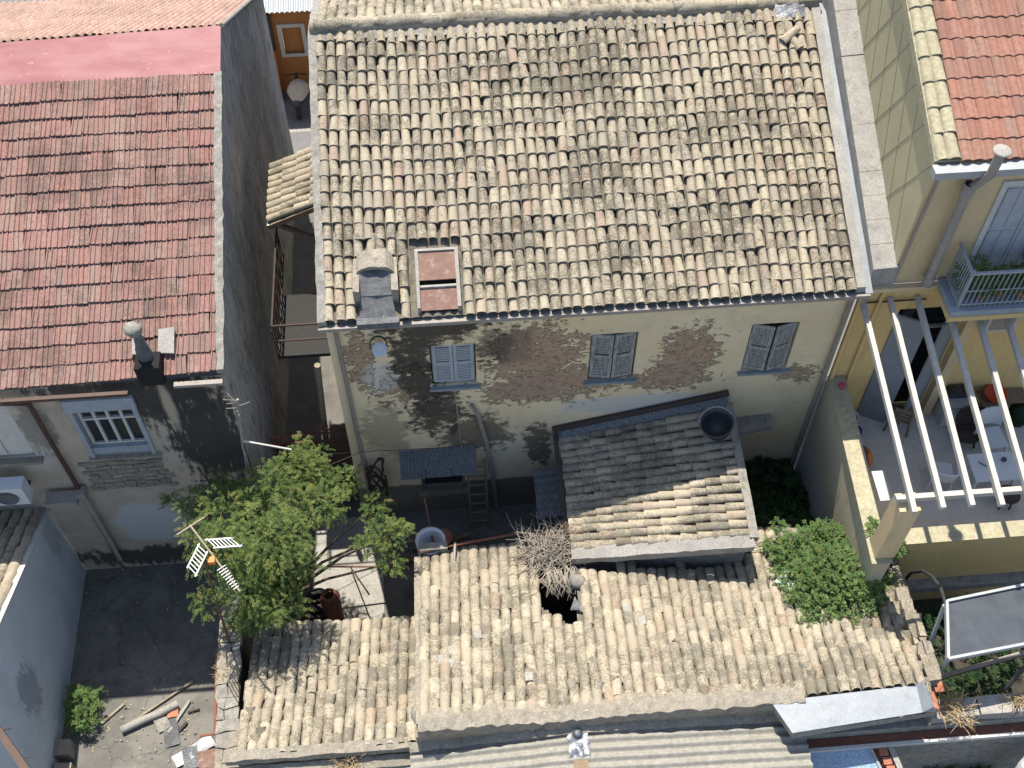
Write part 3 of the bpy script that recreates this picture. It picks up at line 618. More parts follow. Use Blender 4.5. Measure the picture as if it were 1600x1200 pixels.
# incised diamond lines on the gable
for k in range(9):
    y0 = 14.6 + k*.75
    m = MB(); m.bar((GX-.002,y0,7.9+(y0-14.4)*.37),(GX-.002,y0+1.15,7.9+(y0-14.4)*.37+2.9),.012,.008); m.build('plaster_joint','cream_coping',R)
    m = MB(); m.bar((GX-.002,y0+1.2,8.3+(y0-14.4)*.37),(GX-.002,y0-.1,8.3+(y0-14.4)*.37+2.2),.012,.008); m.build('plaster_joint','cream_coping',R)
C = [(8.92,14.3,10.8),(14.8,14.3,10.8),(14.8,20.5,gz(20.5)+.1),(8.92,20.5,gz(20.5)+.1)]
mb = MB(); grid_surface(mb, [Vector(c)-Vector((0,0,.01)) for c in C], 12, 12); rr_ = mb.build('roof', 'pan_orange', R)
lay(rr_, C, 27, 17, 'orange_tile', 'wave', jit=.3, colwalk=0)
for cx_, w_ in ((8.6, .2), (8.8, .22)):
    for k in range(14):
        y0 = 14.35 + k*.46
        o = bpy.data.objects.new('verge_tile', MATS and mesh_of(barrel(w_*1.1, w_*1.02, .52, .1, lift=.02), 'verge_tile', 'cream_coping')); link(o, R, (cx_, y0, gz(y0)+.06+.02*(cx_>8.7))); o.rotation_euler = (math.atan(.388), 0, random.gauss(0,.03))
mb = MB()
for i in range(12):
    y0, y1 = 14.35+i*.53, 14.35+(i+1)*.53; slab(mb, [(8.47,y0,gz(y0)+.07),(8.93,y0,gz(y0)+.07),(8.93,y1,gz(y1)+.07),(8.47,y1,gz(y1)+.07)], .17)
mb.build('verge_bed', 'cream_coping', R)
MB().box((8.42,14.08,10.6),(15,14.3,10.76)).build('gutter', 'pale_metal', R)
MB().tube([(8.68,14.36,10.5),(8.6,14.36,7.6)], .025).build('conduit', 'zinc_pipe', R)
MB().tube([(8.05,14.33,7.2),(8.05,14.33,3.1)], .05).build('conduit', 'yellow_plaster', R)
MB().tube([(8.5,14.33,7.45),(8.46,14.33,7.0),(8.42,14.33,3.1)], .04).build('conduit', 'yellow_plaster', R)
MB().tube([(8.2,14.32,7.05),(8.85,14.32,7.05),(9.4,14.32,7.05)], .018).build('conduit', 'dark_iron', R)
fl = MB().tube([(9.2,14.2,7.75),(9.2,14.2,10.2),(9.3,14.12,10.45),(9.36,14.0,10.75),(9.36,13.98,11.3)], [.085,.085,.085,.085,.085], 12).build('flue_pipe', 'zinc_pipe', R)
MB().lathe((9.2,14.2,10.05), [(.11,0),(.12,.05),(.12,.25),(.1,.3)], 12).build('flue_joint', 'zinc_pipe', fl)
MB().lathe((9.2,14.2,7.75), [(.1,-.1),(.11,0),(.11,.12),(.09,.14)], 12).build('flue_joint', 'zinc_pipe', fl)
MB().lathe((9.36,13.98,11.32), [(.001,.03),(.13,.015),(.16,.0),(.16,-.02),(.09,-.04)], 14).build('flue_cap', 'concrete_pale', fl)
# balcony door shutters and frame
d = MB()
for a in ((9.92,7.66,10.02,10.05),(11.3,7.66,11.4,10.05),(9.92,10.05,11.4,10.18)): d.box((a[0],14.36,a[1]),(a[2],14.44,a[3]))
d = d.build('balcony_door', 'white_paint', R)
for k, xa in enumerate((10.05, 10.67)):
    m = MB().box((xa,14.46,7.72),(xa+.6,14.5,10.0)); sh = m.build('shutter', 'shutter_blue', d)
    for zz in (7.8, 8.9):
        for xo in (.07, .33): B((xa+xo,14.445,zz),(xa+xo+.2,14.459,zz+1.0),'panel','shutter_blue',sh)
# balcony slab and railing
b = MB().box((9.5,13.5,7.48),(15,14.37,7.62)); bal = b.build('balcony', 'blue_grey_paint', R)
B((9.47,13.47,7.36),(15,14.37,7.478),'slab_edge','yellow_plaster',bal)
rl = MB().bar((9.62,13.6,8.6),(15,13.6,8.6),.05).bar((9.62,13.6,8.6),(9.62,14.36,8.6),.05).bar((9.62,13.6,7.72),(15,13.6,7.72),.03).bar((9.62,13.6,7.72),(9.62,14.36,7.72),.03).bar((9.62,13.6,8.1),(15,13.6,8.1),.02)
rl.build('railing', 'blue_grey_paint', bal)
for k in range(9): MB().bar((9.62,13.66+k*.08,7.62),(9.62,13.66+k*.08,8.58),.018).build('baluster','blue_grey_paint',bal)
for k in range(30): MB().bar((9.65+k*.1,13.6,7.62),(9.65+k*.1,13.6,8.58),.014).build('baluster','blue_grey_paint',bal)
MB().bar((9.64,13.62,7.62),(9.64,13.62,8.66),.045).build('newel','blue_grey_paint',bal)
# terrace door, half-open grey shutter
d = MB()
for a in ((8.98,3.0,9.05,6.7),(10.25,3,10.32,6.7),(9.05,6.62,10.25,6.7),(9.05,5.85,10.25,5.92),(9.62,3,9.69,5.85)): d.box((a[0],14.5,a[1]),(a[2],14.56,a[3]))
d = d.build('terrace_door', 'white_paint', R)
B((9.06,14.6,3.02),(10.24,14.61,6.6),'pane','glass',d)
MB().box((0,-.025,3.03),(.62,.025,6.55), Matrix.Translation((8.98,14.36,0)) @ Matrix.Rotation(radians(-28),4,'Z')).build('shutter','door_grey',d)
MB().box((-.6,-.025,3.03),(0,.025,6.55), Matrix.Translation((10.32,14.36,0)) @ Matrix.Rotation(radians(35),4,'Z')).build('shutter','door_grey',d)
B((10.42,14.2,3),(10.62,14.37,7.35),'pilaster','tan_plaster',R)

# ---- terrace with parapet, pillar and pergola
T = thing('terrace', (10.5, 12.5, 0), 'yellow walled roof terrace with grey tiled floor beside the old house', 'terrace')
B((8.2,10.95,2.85),(15,14.37,3.0),'terrace_slab','concrete',T)
for i in range(12):
    for j in range(6):
        xa = 8.32 + i*.56; ya = 11.06 + j*.545
        B((xa+.0015,ya+.0015,3.0),(xa+.5585,ya+.5435,3.004+random.uniform(0,.002)),'floor_tile','terrace_floor',T)
MB().hexa([(7.86,9.9,0),(8.16,9.9,0),(8.34,14.37,0),(8.0,14.37,0)],[(7.86,9.9,4.5),(8.16,9.9,4.5),(8.34,14.37,4.5),(8.0,14.37,4.5)]).build('parapet', 'stained_yellow', T)
MB().hexa([(7.77,9.88,4.503),(8.18,9.88,4.503),(8.36,14.37,4.503),(7.98,14.37,4.503)],[(7.77,9.88,4.54),(8.18,9.88,4.54),(8.36,14.37,4.54),(7.98,14.37,4.54)]).build('parapet_coping', 'cream_coping', T)
B((8.17,10.72,0),(15,11.04,3.6),'parapet','yellow_plaster',T); B((8.17,10.7,3.603),(15,11.06,3.63),'parapet_coping','cream_coping',T)
MB().box((8.17,10.5,1.7),(15,10.72,1.9)).rough(.02,4).build('ledge', 'mortar_grey', T)
B((8.17,10.55,0),(15,10.71,1.69),'plinth','yellow_plaster',T)
B((7.85,9.98,4.545),(8.24,10.36,6.38),'pillar','tan_plaster',T)
B((8.62,11.68,3.012),(8.9,12.4,3.75),'planter_wall','white_paint',T)
PG = thing('pergola', (10, 12.2, 6.5), 'white painted timber pergola of parallel beams over the terrace', 'pergola')
MB().bar((7.78,10.18,6.51),(14.5,10.18,6.51),.1,.12).build('front_beam', 'pergola_paint', PG)
for i in range(9):
    xw = 8.1 + i*.555 ; xf = 7.99 + i*.535
    mid = (xw*.5+xf*.5+random.gauss(0,.012), 12.1, 6.865-random.uniform(0,.02)); e_ = 9.82+random.uniform(-.04,.04)
    rf = MB().bar((xw,14.35,7.1),mid,.095,.115).bar((mid[0],12.105,mid[2]),(xf,e_,6.63),.095,.115).build('rafter', 'pergola_paint', PG)
    MB().box((xf-.03,10.15,6.69),(xf+.03,10.21,6.705)).build('bolt', 'rust', rf)
MB().bar((14.3,10.2,3.63),(14.3,10.2,6.45),.1).build('post', 'pergola_paint', PG)

# ================================================================= low outbuilding in front, roof falling away to the courtyard
def barrel_obj(parent, loc, rot, mat, w=.2, L=.46, name='roof_tile'):
    o = bpy.data.objects.new(name, mesh_of(barrel(w, w*.82, L, w*.44), name, mat)); link(o, parent, loc); o.rotation_euler = rot; return o
Q = thing('outbuilding', (3.5, 9.7, 0), 'low outbuilding with a long cream barrel tile roof with a hole in it', 'outbuilding')
QS = .372
def qz(y): return 4.0 - (y - 7.6)*QS
def inhole(p):
    x, y = p.x, p.y
    if not (9.72 < y < 11.3): return False
    a = 1.42 if y > 10.25 else 1.42 + (10.25 - y)*.95
    b = 2.27 - (11 - y)*.14
    return a < x < b
def qskip(p):
    if p.y < 7.5: return True
    if 2.1 < p.x < 5.95 and p.y > 11.0: return True
    if p.x < 2.2 and p.y > 11.95: return True
    if p.x > 7.0 + (11.9 - p.y)*.4 and p.y > 10.9: return True
    return inhole(p)
def qskip_t(p): return qskip(p + Vector((0, -.2, 0))) or any(inhole(p + Vector((0, -q, 0))) for q in (0, .1, .2, .3, .38))
QC = [(8.72, 11.95, qz(11.95)), (-1.0, 11.95, qz(11.95)), (-1.1, 7.6, qz(7.6)), (8.3, 7.6, qz(7.6))]
qr = pans(Q, QC, 47, 56, skip=qskip, name='roof', wave=.12, wsc=.55, depth=.03)
lay(qr, QC, 47, 13, 'low_tile', skip=qskip_t, wave=.12, wsc=.55, jit=1.15, exp=1.32, tw=1.07, hh=.43, colwalk=.2)
m = MB()
m.add([(-1.02,7.62,0),(8.4,7.62,0),(8.4,7.62,3.9),(-1.02,7.62,3.9)], [(0,1,2,3)])
m.add([(-1.0,11.7,0),(8.5,11.2,0),(8.5,11.2,2.4),(-1.0,11.7,2.4)], [(3,2,1,0)])
m.add([(-1.0,7.62,0),(-1.0,11.7,0),(-1.0,11.7,2.38),(-1.0,7.62,3.9)], [(0,1,2,3)])
m.add([(8.45,7.62,0),(8.45,11.2,0),(8.45,11.2,2.5),(8.45,7.62,3.9)], [(0,1,2,3)])
m.build('wall', 'stone', Q)
# ridge bedding along the near edge, bowed
rx = [-1.1 + i*.09 for i in range(80)]
def bow(x): return .12*noise.noise(Vector((x, 7.7, qz(7.7)))*.55 + Vector((3, 1, 7)))
mb = MB(); L0 = [(x, 7.86 + .05*sin(x*7), qz(7.86) + .075 + bow(x)) for x in rx]; La = [(x, 7.66, qz(7.66) + .14 + bow(x)) for x in rx]; L1 = [(x, 7.44, 4.1 + bow(x)) for x in rx]; L2 = [(x, 7.41, 3.86 + bow(x)*1.2) for x in rx]; L3 = [(x, 7.66, 3.86 + bow(x)) for x in rx]
mb.strip(La, L0); mb.strip(L1, La); mb.strip(L2, L1); mb.strip(L3, L2); mb.rough(.05, 7).build('ridge_bedding', 'mortar', Q)
MB().box((-1.15,7.44,2.6),(6.0,7.6,3.86)).rough(.03,4).build('back_wall', 'stone', Q)
# left verge and right parapet of the roof
mb = MB()
for i in range(16):
    y0, y1 = 7.6 + i*.265, 7.6 + (i+1)*.265
    slab(mb, [(-1.14,y0,qz(y0)+.06),(-1.0,y0,qz(y0)+.06),(-1.0,y1,qz(y1)+.06),(-1.14,y1,qz(y1)+.06)], .14)
mb.rough(.025,6).build('verge_mortar', 'mortar', Q)
y = 7.65
while y < 11.1:
    l = random.uniform(.14,.3); a = (y-7.6)/3.5; xa = 8.36 + a*.3
    for k in range(2):
        MB().box((xa+k*.13,y,qz(y)-.3),(xa+k*.13+random.uniform(.11,.16),y+l-.012,qz(y)+.1+random.uniform(-.04,.09))).rough(.06,8).build('verge_stone', random.choice(['mortar','stone','low_tile']), Q)
    y += l
for i in range(9):
    y = 7.75 + i*.37; o = barrel_obj(Q, (8.32+.03*i, y, qz(y)+.09), (-math.atan(QS), 0, pi + random.gauss(0,.12)), 'low_tile', .2, .46, 'loose_tile')
# loose and broken tiles, cement patches
for x, y in ((1.0,8.45),(-.42,9.2),(-.45,8.9),(3.1,9.95),(3.35,9.6),(-.62,9.0),(.1,9.55)):
    MB().box((x-.07,y-.09,qz(y)+.1),(x+.07,y+.09,qz(y)+.125)).rough(.015,9).build('cement_patch', 'concrete_pale', qr)
for x, y in ((2.05,8.35),(2.3,8.2),(2.6,8.3),(1.75,8.3),(4.2,8.25),(6.2,8.3),(6.3,8.1),(3.9,9.1),(7.6,9.6),(7.75,9.2),(7.1,8.9)):
    barrel_obj(qr, (x, y, qz(y)+.13+.1*noise.noise(Vector((x,y,qz(y)))*.55)), (-math.atan(QS)+random.gauss(0,.08), random.gauss(0,.1), pi+random.gauss(0,.3)), 'low_tile', .19, .4, 'loose_tile')
# broken edge of the hole: a rafter, plaster lump, blue shard
MB().bar((1.42,10.95,qz(10.95)-.12),(2.3,10.9,qz(10.9)-.12),.09).build('rafter', 'wood', Q)
MB().lathe((2.22,10.75,qz(10.75)+.02), [(.16,0),(.17,.09),(.1,.17),(.001,.2)], 8).rough(.05,6).build('plaster_lump', 'mortar_grey', Q)
MB().add([(1.98,10.02,qz(10.02)+.06),(2.22,10.0,qz(10)+.08),(2.1,10.3,qz(10.3)+.2),(2.05,10.1,qz(10.1)+.14)], [(0,1,3),(1,2,3),(2,0,3)]).build('broken_shard', 'tin_blue', Q)
# wired tiles right of the shed
for zz in (11.5, 11.25): MB().tube([(5.95,zz,qz(zz)+.13),(6.4,zz+.02,qz(zz)+.15),(7.0,zz,qz(zz)+.13)], .012, 5).build('tie_wire', 'white_paint', Q)
MB().lathe((6.85,11.6,qz(11.6)+.08), [(.3,0),(.26,.12),(.12,.2),(.001,.22)], 9, 1.2, .6).rough(.06,5).build('mortar_lump', 'mortar', Q)
# sheet flashing on the near right corner
F = MB(); slab(F, [(5.66,6.92,3.98),(8.12,7.1,4.0),(8.12,7.6,4.07),(5.38,7.5,4.05)], .03); fo = F.build('roof_flashing', 'grey_metal', Q)
MB().add([(5.66,6.92,3.95),(8.4,7.1,3.97),(8.4,7.1,3.76),(5.7,6.9,3.74)], [(0,3,2,1)]).add([(5.66,6.92,3.95),(5.7,6.9,3.74),(5.4,7.5,3.8),(5.38,7.5,4.02)], [(0,3,2,1)]).build('flashing_lip', 'mortar_grey', fo)
MB().add([(8.12,7.1,4.003),(8.12,7.6,4.073),(8.22,7.62,4.24),(8.28,7.12,4.2),(8.4,7.1,3.97)], [(0,3,2,1),(0,4,3)]).build('flashing_upstand', 'grey_metal', fo)

# left lean-to
K = thing('lean_to', (-2.8, 9, 0), 'small lower lean-to with a cream barrel tile roof beside the dividing wall', 'lean-to')
KS = .37
def kz(y): return 3.3 - (y - 7.55)*KS
KC = [(-1.1,10.55,kz(10.55)),(-4.5,10.6,kz(10.6)),(-4.55,7.55,kz(7.55)),(-1.16,7.55,kz(7.55))]
kr = pans(K, KC, 17, 24, name='roof', wave=.12, wsc=.6, depth=.03)
lay(kr, KC, 17, 9, 'low_tile', wave=.12, wsc=.6, jit=1.15, exp=1.32, tw=1.07, hh=.43, colwalk=.2, skip=lambda p: p.x < -4.35 and p.y > 9.3)
for x, y in ((-4.3,9.4),(-4.1,8.1),(-4.35,8.6),(-3.95,8.75),(-4.2,7.95),(-3.3,9.9)):
    barrel_obj(kr, (x, y, kz(y)+.1), (-math.atan(KS)+random.gauss(0,.1), random.gauss(0,.15), pi+random.gauss(0,.3)), 'low_tile', .19, .42, 'loose_tile')
MB().add([(-4.55,7.5,0),(-1.12,7.5,0),(-1.12,7.5,3.2),(-4.55,7.5,3.2)], [(0,1,2,3)]).build('wall', 'stone', K)
m = MB().add([(-4.5,10.4,0),(-1.05,10.4,0),(-1.05,10.4,2.15),(-4.5,10.4,2.15)], [(3,2,1,0)])
m.build('wall', 'stone', K)
mb = MB(); rx = [-4.7 + i*.18 for i in range(20)]
mb.strip([(x,7.42,3.36+.03*sin(x*4)) for x in rx], [(x,7.62,3.38) for x in rx]); mb.strip([(x,7.4,3.2) for x in rx], [(x,7.42,3.36+.03*sin(x*4)) for x in rx]); mb.rough(.03,6).build('ridge_bedding', 'mortar', K)
mb = MB(); mb.strip([(x,7.2,3.05) for x in rx], [(x,7.4,3.12) for x in rx]); mb.strip([(x,7.18,2.7) for x in rx], [(x,7.2,3.05) for x in rx]); mb.rough(.02,6).build('cornice', 'mortar', K)
MB().lathe((-1.12,8.05,kz(8.05)+.12), [(.2,-.05),(.2,.1),(.12,.2),(.001,.22)], 8, .7, 1.1).rough(.05,6).build('cement_lump', 'mortar_grey', K)
MB().box((-1.75,6.8,2.7),(-1.28,7.38,2.98)).build('metal_flap', 'pale_metal', K)

# dividing wall between the two yards
D = thing('dividing_wall', (-5.1, 10.4, 0), 'rough weathered stone dividing wall between the left yard and the lean-to', 'wall')
mb = MB()
N = 44
for i in range(N):
    a, b = i/N, (i+1)/N; y0, y1 = 6.9 + a*6.45, 6.9 + b*6.45; s0, s1 = -.24*a, -.24*b
    mb.hexa([(-5.08+s0,y0,0),(-4.66+s0,y0,0),(-4.66+s1,y1,0),(-5.08+s1,y1,0)], [(-5.08+s0,y0,2.3),(-4.66+s0,y0,2.3),(-4.66+s1,y1,2.3),(-5.08+s1,y1,2.3)])
mb.rough(.02,5).build('wall', 'stone', D)
y = 6.95
while y < 11.8:
    l = random.uniform(.16,.34); s = -.24*(y-6.9)/6.45
    for x0, x1 in ((-5.1,-4.88-random.uniform(-.06,.06)),):
        for xa, xb in ((-5.1,x1),(x1,-4.64)):
            MB().box((xa+s+.006,y,2.28),(xb+s-.006,y+l-.015,2.35+random.uniform(0,.05))).rough(.075,7).build('cap_stone', random.choice(['mortar','mortar_grey','mortar']), D)
    y += l
MB().bar((-5.2,8.4,2.15),(-5.28,10.2,2.1),.05).build('rusty_rail', 'rust', D)
for yy, l in ((8.45,.32),(9.9,.14)): MB().bar((-5.1,yy,2.1),(-5.2-l,yy-.02,2.05),.04).build('rusty_bracket', 'rust', D)

# ================================================================= tiled shed against the old house
S = thing('tiled_shed', (4, 12.7, 0), 'tiled shed half in shadow with rows of tiles running sideways', 'shed')
sxl, sxr, zl, zr = 2.2, 5.82, 3.05, 3.98
SCn = [(sxl,14.2,zl),(sxl,11.4,zl),(sxr-.1,10.92,zr),(sxr,14.12,zr)]
sr = pans(S, SCn, 15, 22, name='roof', wave=.03)
lay(sr, SCn, 15, 11, 'low_tile', wave=.03, jit=.9, exp=1.3, tw=1.04, hh=.42, colwalk=.12)
m = MB(); m.add([(2.28,11.42,0),(5.72,10.98,0),(5.72,10.98,3.9),(2.28,11.42,3.0)], [(0,1,2,3)]); m.add([(2.28,11.42,0),(2.28,14.34,0),(2.28,14.34,3.0),(2.28,11.42,3.0)], [(3,2,1,0)]); m.add([(5.75,10.98,0),(5.78,14.34,0),(5.78,14.34,3.92),(5.75,10.98,3.92)], [(0,1,2,3)])
m.build('wall', 'mortar_grey', S)
mb = MB(); xs = [2.15 + i*.15 for i in range(25)]
def fz(x): return zl + (x-sxl)/(sxr-sxl)*(zr-zl)
def fy(x): return 11.4 - (x-sxl)/(sxr-sxl)*.48
mb.strip([(x,fy(x)-.2,fz(x)+.0) for x in xs], [(x,fy(x)+.03,fz(x)+.08) for x in xs]); mb.strip([(x,fy(x)-.2,fz(x)-.22) for x in xs], [(x,fy(x)-.2,fz(x)) for x in xs]); mb.rough(.025,5).build('mortar_fillet', 'concrete_pale', S)
mb = MB(); xs2 = [2.05 + i*.19 for i in range(21)]
mb.tube([(x,14.28,fz(x)+.3) for x in xs2], .07, 8).build('top_roll', 'dark_iron', S)
mb = MB(); mb.strip([(x,14.1,fz(x)+.05) for x in xs2], [(x,14.3,fz(x)+.28) for x in xs2]); mb.rough(.03,5).build('flashing', 'tin_blue', S)
mb = MB()
for i in range(12):
    a, b = i/12, (i+1)/12; xa, xb = 5.68 + .1*a, 5.68 + .1*b; y0, y1 = 10.9 + 3.3*a, 10.9 + 3.3*b
    slab(mb, [(xa,y0,4.05),(xa+.18,y0,4.02),(xb+.18,y1,4.02),(xb,y1,4.05)], .16)
mb.rough(.02,5).build('verge', 'mortar_grey', S)
MB().tube([(2.12,14.2,3.25),(2.1,14.0,3.2),(2.12,11.9,3.0),(2.12,11.9,.2)], .05).build('downpipe', 'dark_iron', S)
G = MB(); grid_surface(G, [(1.6,13.95,2.2),(2.26,13.97,2.25),(2.26,12.75,2.15),(1.6,12.75,2.1)], 6, 24, prof=lambda i, j: .03*sin(j*pi/2)); g = G.build('corrugated_lean_to', 'tin_blue'); tag(g, 'small blue-grey corrugated sheet roof left of the tiled shed', 'sheet roof')
TK = thing('water_tub', (5.42, 13.4, 4.1), 'black plastic tub with pale rim lying on the tiled shed roof', 'tub')
Mt = Matrix.Rotation(radians(8), 3, 'X') @ Matrix.Rotation(radians(-12), 3, 'Y')
MB().lathe((5.42,13.4,4.36), [(.001,-.3),(.22,-.28),(.29,-.1),(.33,.12),(.34,.18)], 24, M=Mt).build('bowl', 'black_mesh', TK)
MB().lathe((5.42,13.4,4.36), [(.335,.165),(.36,.175),(.36,.19),(.33,.19),(.3,.0),(.2,-.24),(.001,-.26)], 24, M=Mt).build('rim', 'black_plastic', TK)
MB().tube([Vector((5.42,13.4,4.36)) + Mt @ Vector((.36*cos(a),.36*sin(a),.19)) for a in [radians(20+i*10) for i in range(16)]], .014, 6).build('rim_edge', 'pale_metal', TK)
sl = MB(); slab(sl, [(6.0,13.9,3.2),(6.95,14.0,3.28),(6.95,14.34,3.28),(6.0,14.34,3.2)], .12); tag(sl.rough(.03,5).build('stone_ledge', 'mortar_grey'), 'broken mossy stone ledge at the wall foot right of the shed', 'ledge')

# ================================================================= small things along the old wall and in the courtyard
AW = thing('corrugated_awning', (-.5,14.1,2.4), 'blue-grey corrugated sheet awning over the low window of the old wall', 'awning')
for k in range(3):
    xa = -1.38 + k*.57; mb = MB(); grid_surface(mb, [(xa,13.75,2.48+.02*k),(xa+.56,13.75,2.48+.02*k),(xa+.56,14.33,2.78+.02*k),(xa,14.33,2.78+.02*k)], 28, 4, prof=lambda i, j: .022*sin(i*pi/2)); mb.build('corrugated_sheet', 'tin_blue', AW)
MB().bar((-1.3,14.3,2.3),(-1.3,13.8,2.45),.03).bar((.2,14.3,2.3),(.2,13.8,2.45),.03).build('bracket', 'dark_iron', AW)
LD = thing('ladder', (.33,13.9,0), 'short dark wooden ladder leaning on the old wall below the awning', 'ladder')
for x in (.14,.54): MB().bar((x,13.75,.0),(x-.02,14.25,2.3),.05).build('rail', 'wood', LD)
for k in range(7): MB().bar((.16,13.8+k*.068,.3+k*.3),(.52,13.8+k*.068,.3+k*.3),.035).build('rung', 'wood', LD)
tag(MB().tube([(.28,14.3,4.45),(.4,14.24,4.15),(.58,14.24,3.05),(.7,14.24,1.6),(.78,14.24,.1)], .05).build('drain_pipe', 'zinc_pipe'), 'crooked grey drain pipe running down the old wall', 'pipe')
tag(MB().tube([(-.05,14.3,4.95),(.0,14.28,3.6),(.02,14.28,2.75)], .016, 6).build('thin_pipe', 'zinc_pipe'), 'thin straight pipe below the blue shuttered window sill', 'pipe')
DS = thing('satellite_dish', (-1.45,14.2,6.7), 'small round white dish fixed to the old wall under the chimney', 'dish')
MB().lathe((-1.45,14.1,6.82), [(.001,-.03),(.08,-.02),(.14,.015),(.15,.03),(.14,.035),(.001,.0)], 20, M=Matrix.Rotation(radians(35),3,'X')).build('dish', 'white_plastic', DS)
MB().bar((-1.45,14.12,6.8),(-1.45,14.36,6.72),.03).build('arm', 'dark_iron', DS)
MB().lathe((-1.47,14.2,6.87), [(.17,-.02),(.18,.02),(.15,.03)], 16, M=Matrix.Rotation(radians(55),3,'X')).build('rear_shell', 'black_plastic', DS)
WR = thing('hanging_cable_bundle', (-1.9,14.2,1.2), 'tangled dark bundle of old cable hanging from the downpipe', 'cable')
for k in range(5):
    pts = []
    for i in range(26):
        a = i/25*2*pi*1.6; pts.append((-1.95 + .2*cos(a+k) + random.uniform(-.03,.03), 14.1 + random.uniform(-.05,.05), 1.85 + (.4+.1*k)*sin(a)*.8 - .03*i*(k % 2) + .1*k))
    MB().tube(pts, .022, 6).build('cable_loop', 'dark_iron', WR)
tag(MB().tube([(-3.9,13.4,3.2),(-2.2,14.2,3.05),(-.4,14.22,2.98),(.35,14.3,2.96)], .008, 5).build('wall_cable', 'dark_iron'), 'thin dark cable strung along the old wall above the awning', 'cable')
tag(MB().tube([(-3.1,12.4,1.2),(-1.8,12.4,1.0),(-1.0,12.2,1.1)], .022, 6).build('clothes_bar', 'rust'), 'thin rusty bar spanning the courtyard at the tree', 'bar')
tag(MB().tube([(-1.0,11.85,2.62),(0.2,12.0,2.66),(1.4,12.1,2.75)], .028, 6).build('roof_edge_pipe', 'rust'), 'rusty pipe along the outbuilding eave above the dark courtyard', 'pipe')
tag(MB().tube([(-.25,12.0,2.66),(-.27,11.8,2.7),(-.3,11.5,2.6)], .03, 6).build('bent_pipe', 'zinc_pipe'), 'short bent grey pipe end on the outbuilding eave', 'pipe')
BU = thing('plastic_bin', (-.75,12.1,0), 'pale plastic bin with grey lid and broom at the outbuilding eave', 'bin')
MB().lathe((-.78,12.15,1.6), [(.001,.0),(.26,0),(.3,.5),(.32,.95),(.33,.97),(.26,.9),(.22,.3),(.001,.25)], 18).build('tub', 'white_plastic', BU)
MB().box((-1.02,12.02,0),(-.54,12.3,1.59)).build('stand', 'wood', BU)
MB().bar((-.72,12.2,2.0),(-.85,12.9,3.1),.03).build('broom_handle', 'rust', BU)
MB().box((-1.0,11.86,2.5),(-.42,12.05,2.66)).rough(.02,6).build('lid', 'mortar_grey', BU)
for k, (x, y, r, h, m_, lb, ct) in enumerate(((-.55,13.3,.22,.55,'terracotta','clay pot standing in the dark courtyard below the ladder','pot'),(-.2,13.0,.18,.35,'rust','rusty tin standing in the dark courtyard beside the clay pot','tin'))):
    tag(MB().lathe((x,y,0), [(r*.7,0),(r,h),(r*1.08,h),(r*.9,h*.9),(.001,h*.85)], 14).build('pot' if k == 0 else 'rusty_tin', m_), lb, ct)
SH = MB()
for k in range(16):
    x, y = -1.7 + random.uniform(0,1.2), 12.75 + random.uniform(0,.7); a = random.uniform(-.4,.4)
    SH.bar((x,y,.04+k*.02),(x+random.uniform(.4,.9)*cos(a),y+.6*sin(a),.05+k*.02),random.uniform(.04,.08))
tag(SH.build('scrap_heap', 'wood'), 'dark heap of scrap timber on the courtyard floor beside the pale bin', 'heap', kind='stuff')
tag(MB().tube([(x_, y_, .04) for x_, y_ in [(.1+.5*cos(a)*(1+.02*a),13.2+.28*sin(a)) for a in [i*.35 for i in range(36)]]], .02, 6).build('garden_hose', 'wood'), 'coiled hose lying on the dark courtyard floor', 'hose')
CO = MB()
for k in range(4): CO.tube([(-3.12+(.2-.02*k)*cos(a),11.72+(.2-.02*k)*sin(a),1.0+.06*k) for a in [i*pi/12 for i in range(25)]], .03, 6)
CO.lathe((-3.12,11.72,0),[(.2,0),(.22,.9),(.15,.95),(.001,.9)],14); tag(CO.build('rusty_drum', 'rust'), 'round rusty drum standing beside the lean-to eave', 'drum')
for k in range(3): tag(MB().lathe((-3.55+.05*k,11.75+.1*k,.15+.17*k), [(.14,-.07),(.27,-.08),(.3,0),(.27,.08),(.14,.07),(.14,-.07)], 20).build('discarded_tyre', 'tyre'), ['bottom','middle','top'][k]+' black tyre in the stack under the tree', 'tyre', 'tyres under the tree')
tag(MB().bar((-2.75,12.9,.1),(-2.2,11.5,1.5),.03).build('iron_rod', 'dark_iron'), 'dark iron rod leaning over the sunlit concrete strip', 'rod')

# gate across the alley with a scrolled top, timber post
GT = thing('iron_gate', (-3.4, 15, 0), 'rusty iron gate with scrolled crest across the alley', 'gate')
MB().box((-4.25,14.98,.1),(-2.55,15.02,2.35)).build('sheet_panel', 'brown_pipe', GT)
MB().bar((-4.3,15,2.65),(-2.5,15,2.72),.04).bar((-4.3,15,2.4),(-2.5,15,2.4),.04).build('rail', 'rust', GT)
for s in (1, -1):
    MB().tube([(-3.0+s*t_*.5, 15, 2.78 + .2*sin(t_*pi)) for t_ in [i/12 for i in range(13)]], .018, 6).build('scroll', 'rust', GT)
    MB().tube([(-3.0+s*t_*.42, 15, 2.78 + .1*sin(t_*pi)) for t_ in [i/12 for i in range(13)]], .015, 6).build('scroll', 'rust', GT)
MB().lathe((-3.0,15,2.95), [(.001,-.05),(.06,0),(.05,.06),(.02,.12),(.001,.14)], 8).build('finial', 'rust', GT)
for k in range(14): MB().bar((-4.2+k*.125,15.0,2.35),(-4.2+k*.125,15.0,2.68),.016).build('bar', 'rust', GT)
for zz in (1.9, 1.2): MB().bar((-3.2,14.96,zz),(-2.5,14.96,zz),.03).build('cross_rail', 'pale_wood', GT)
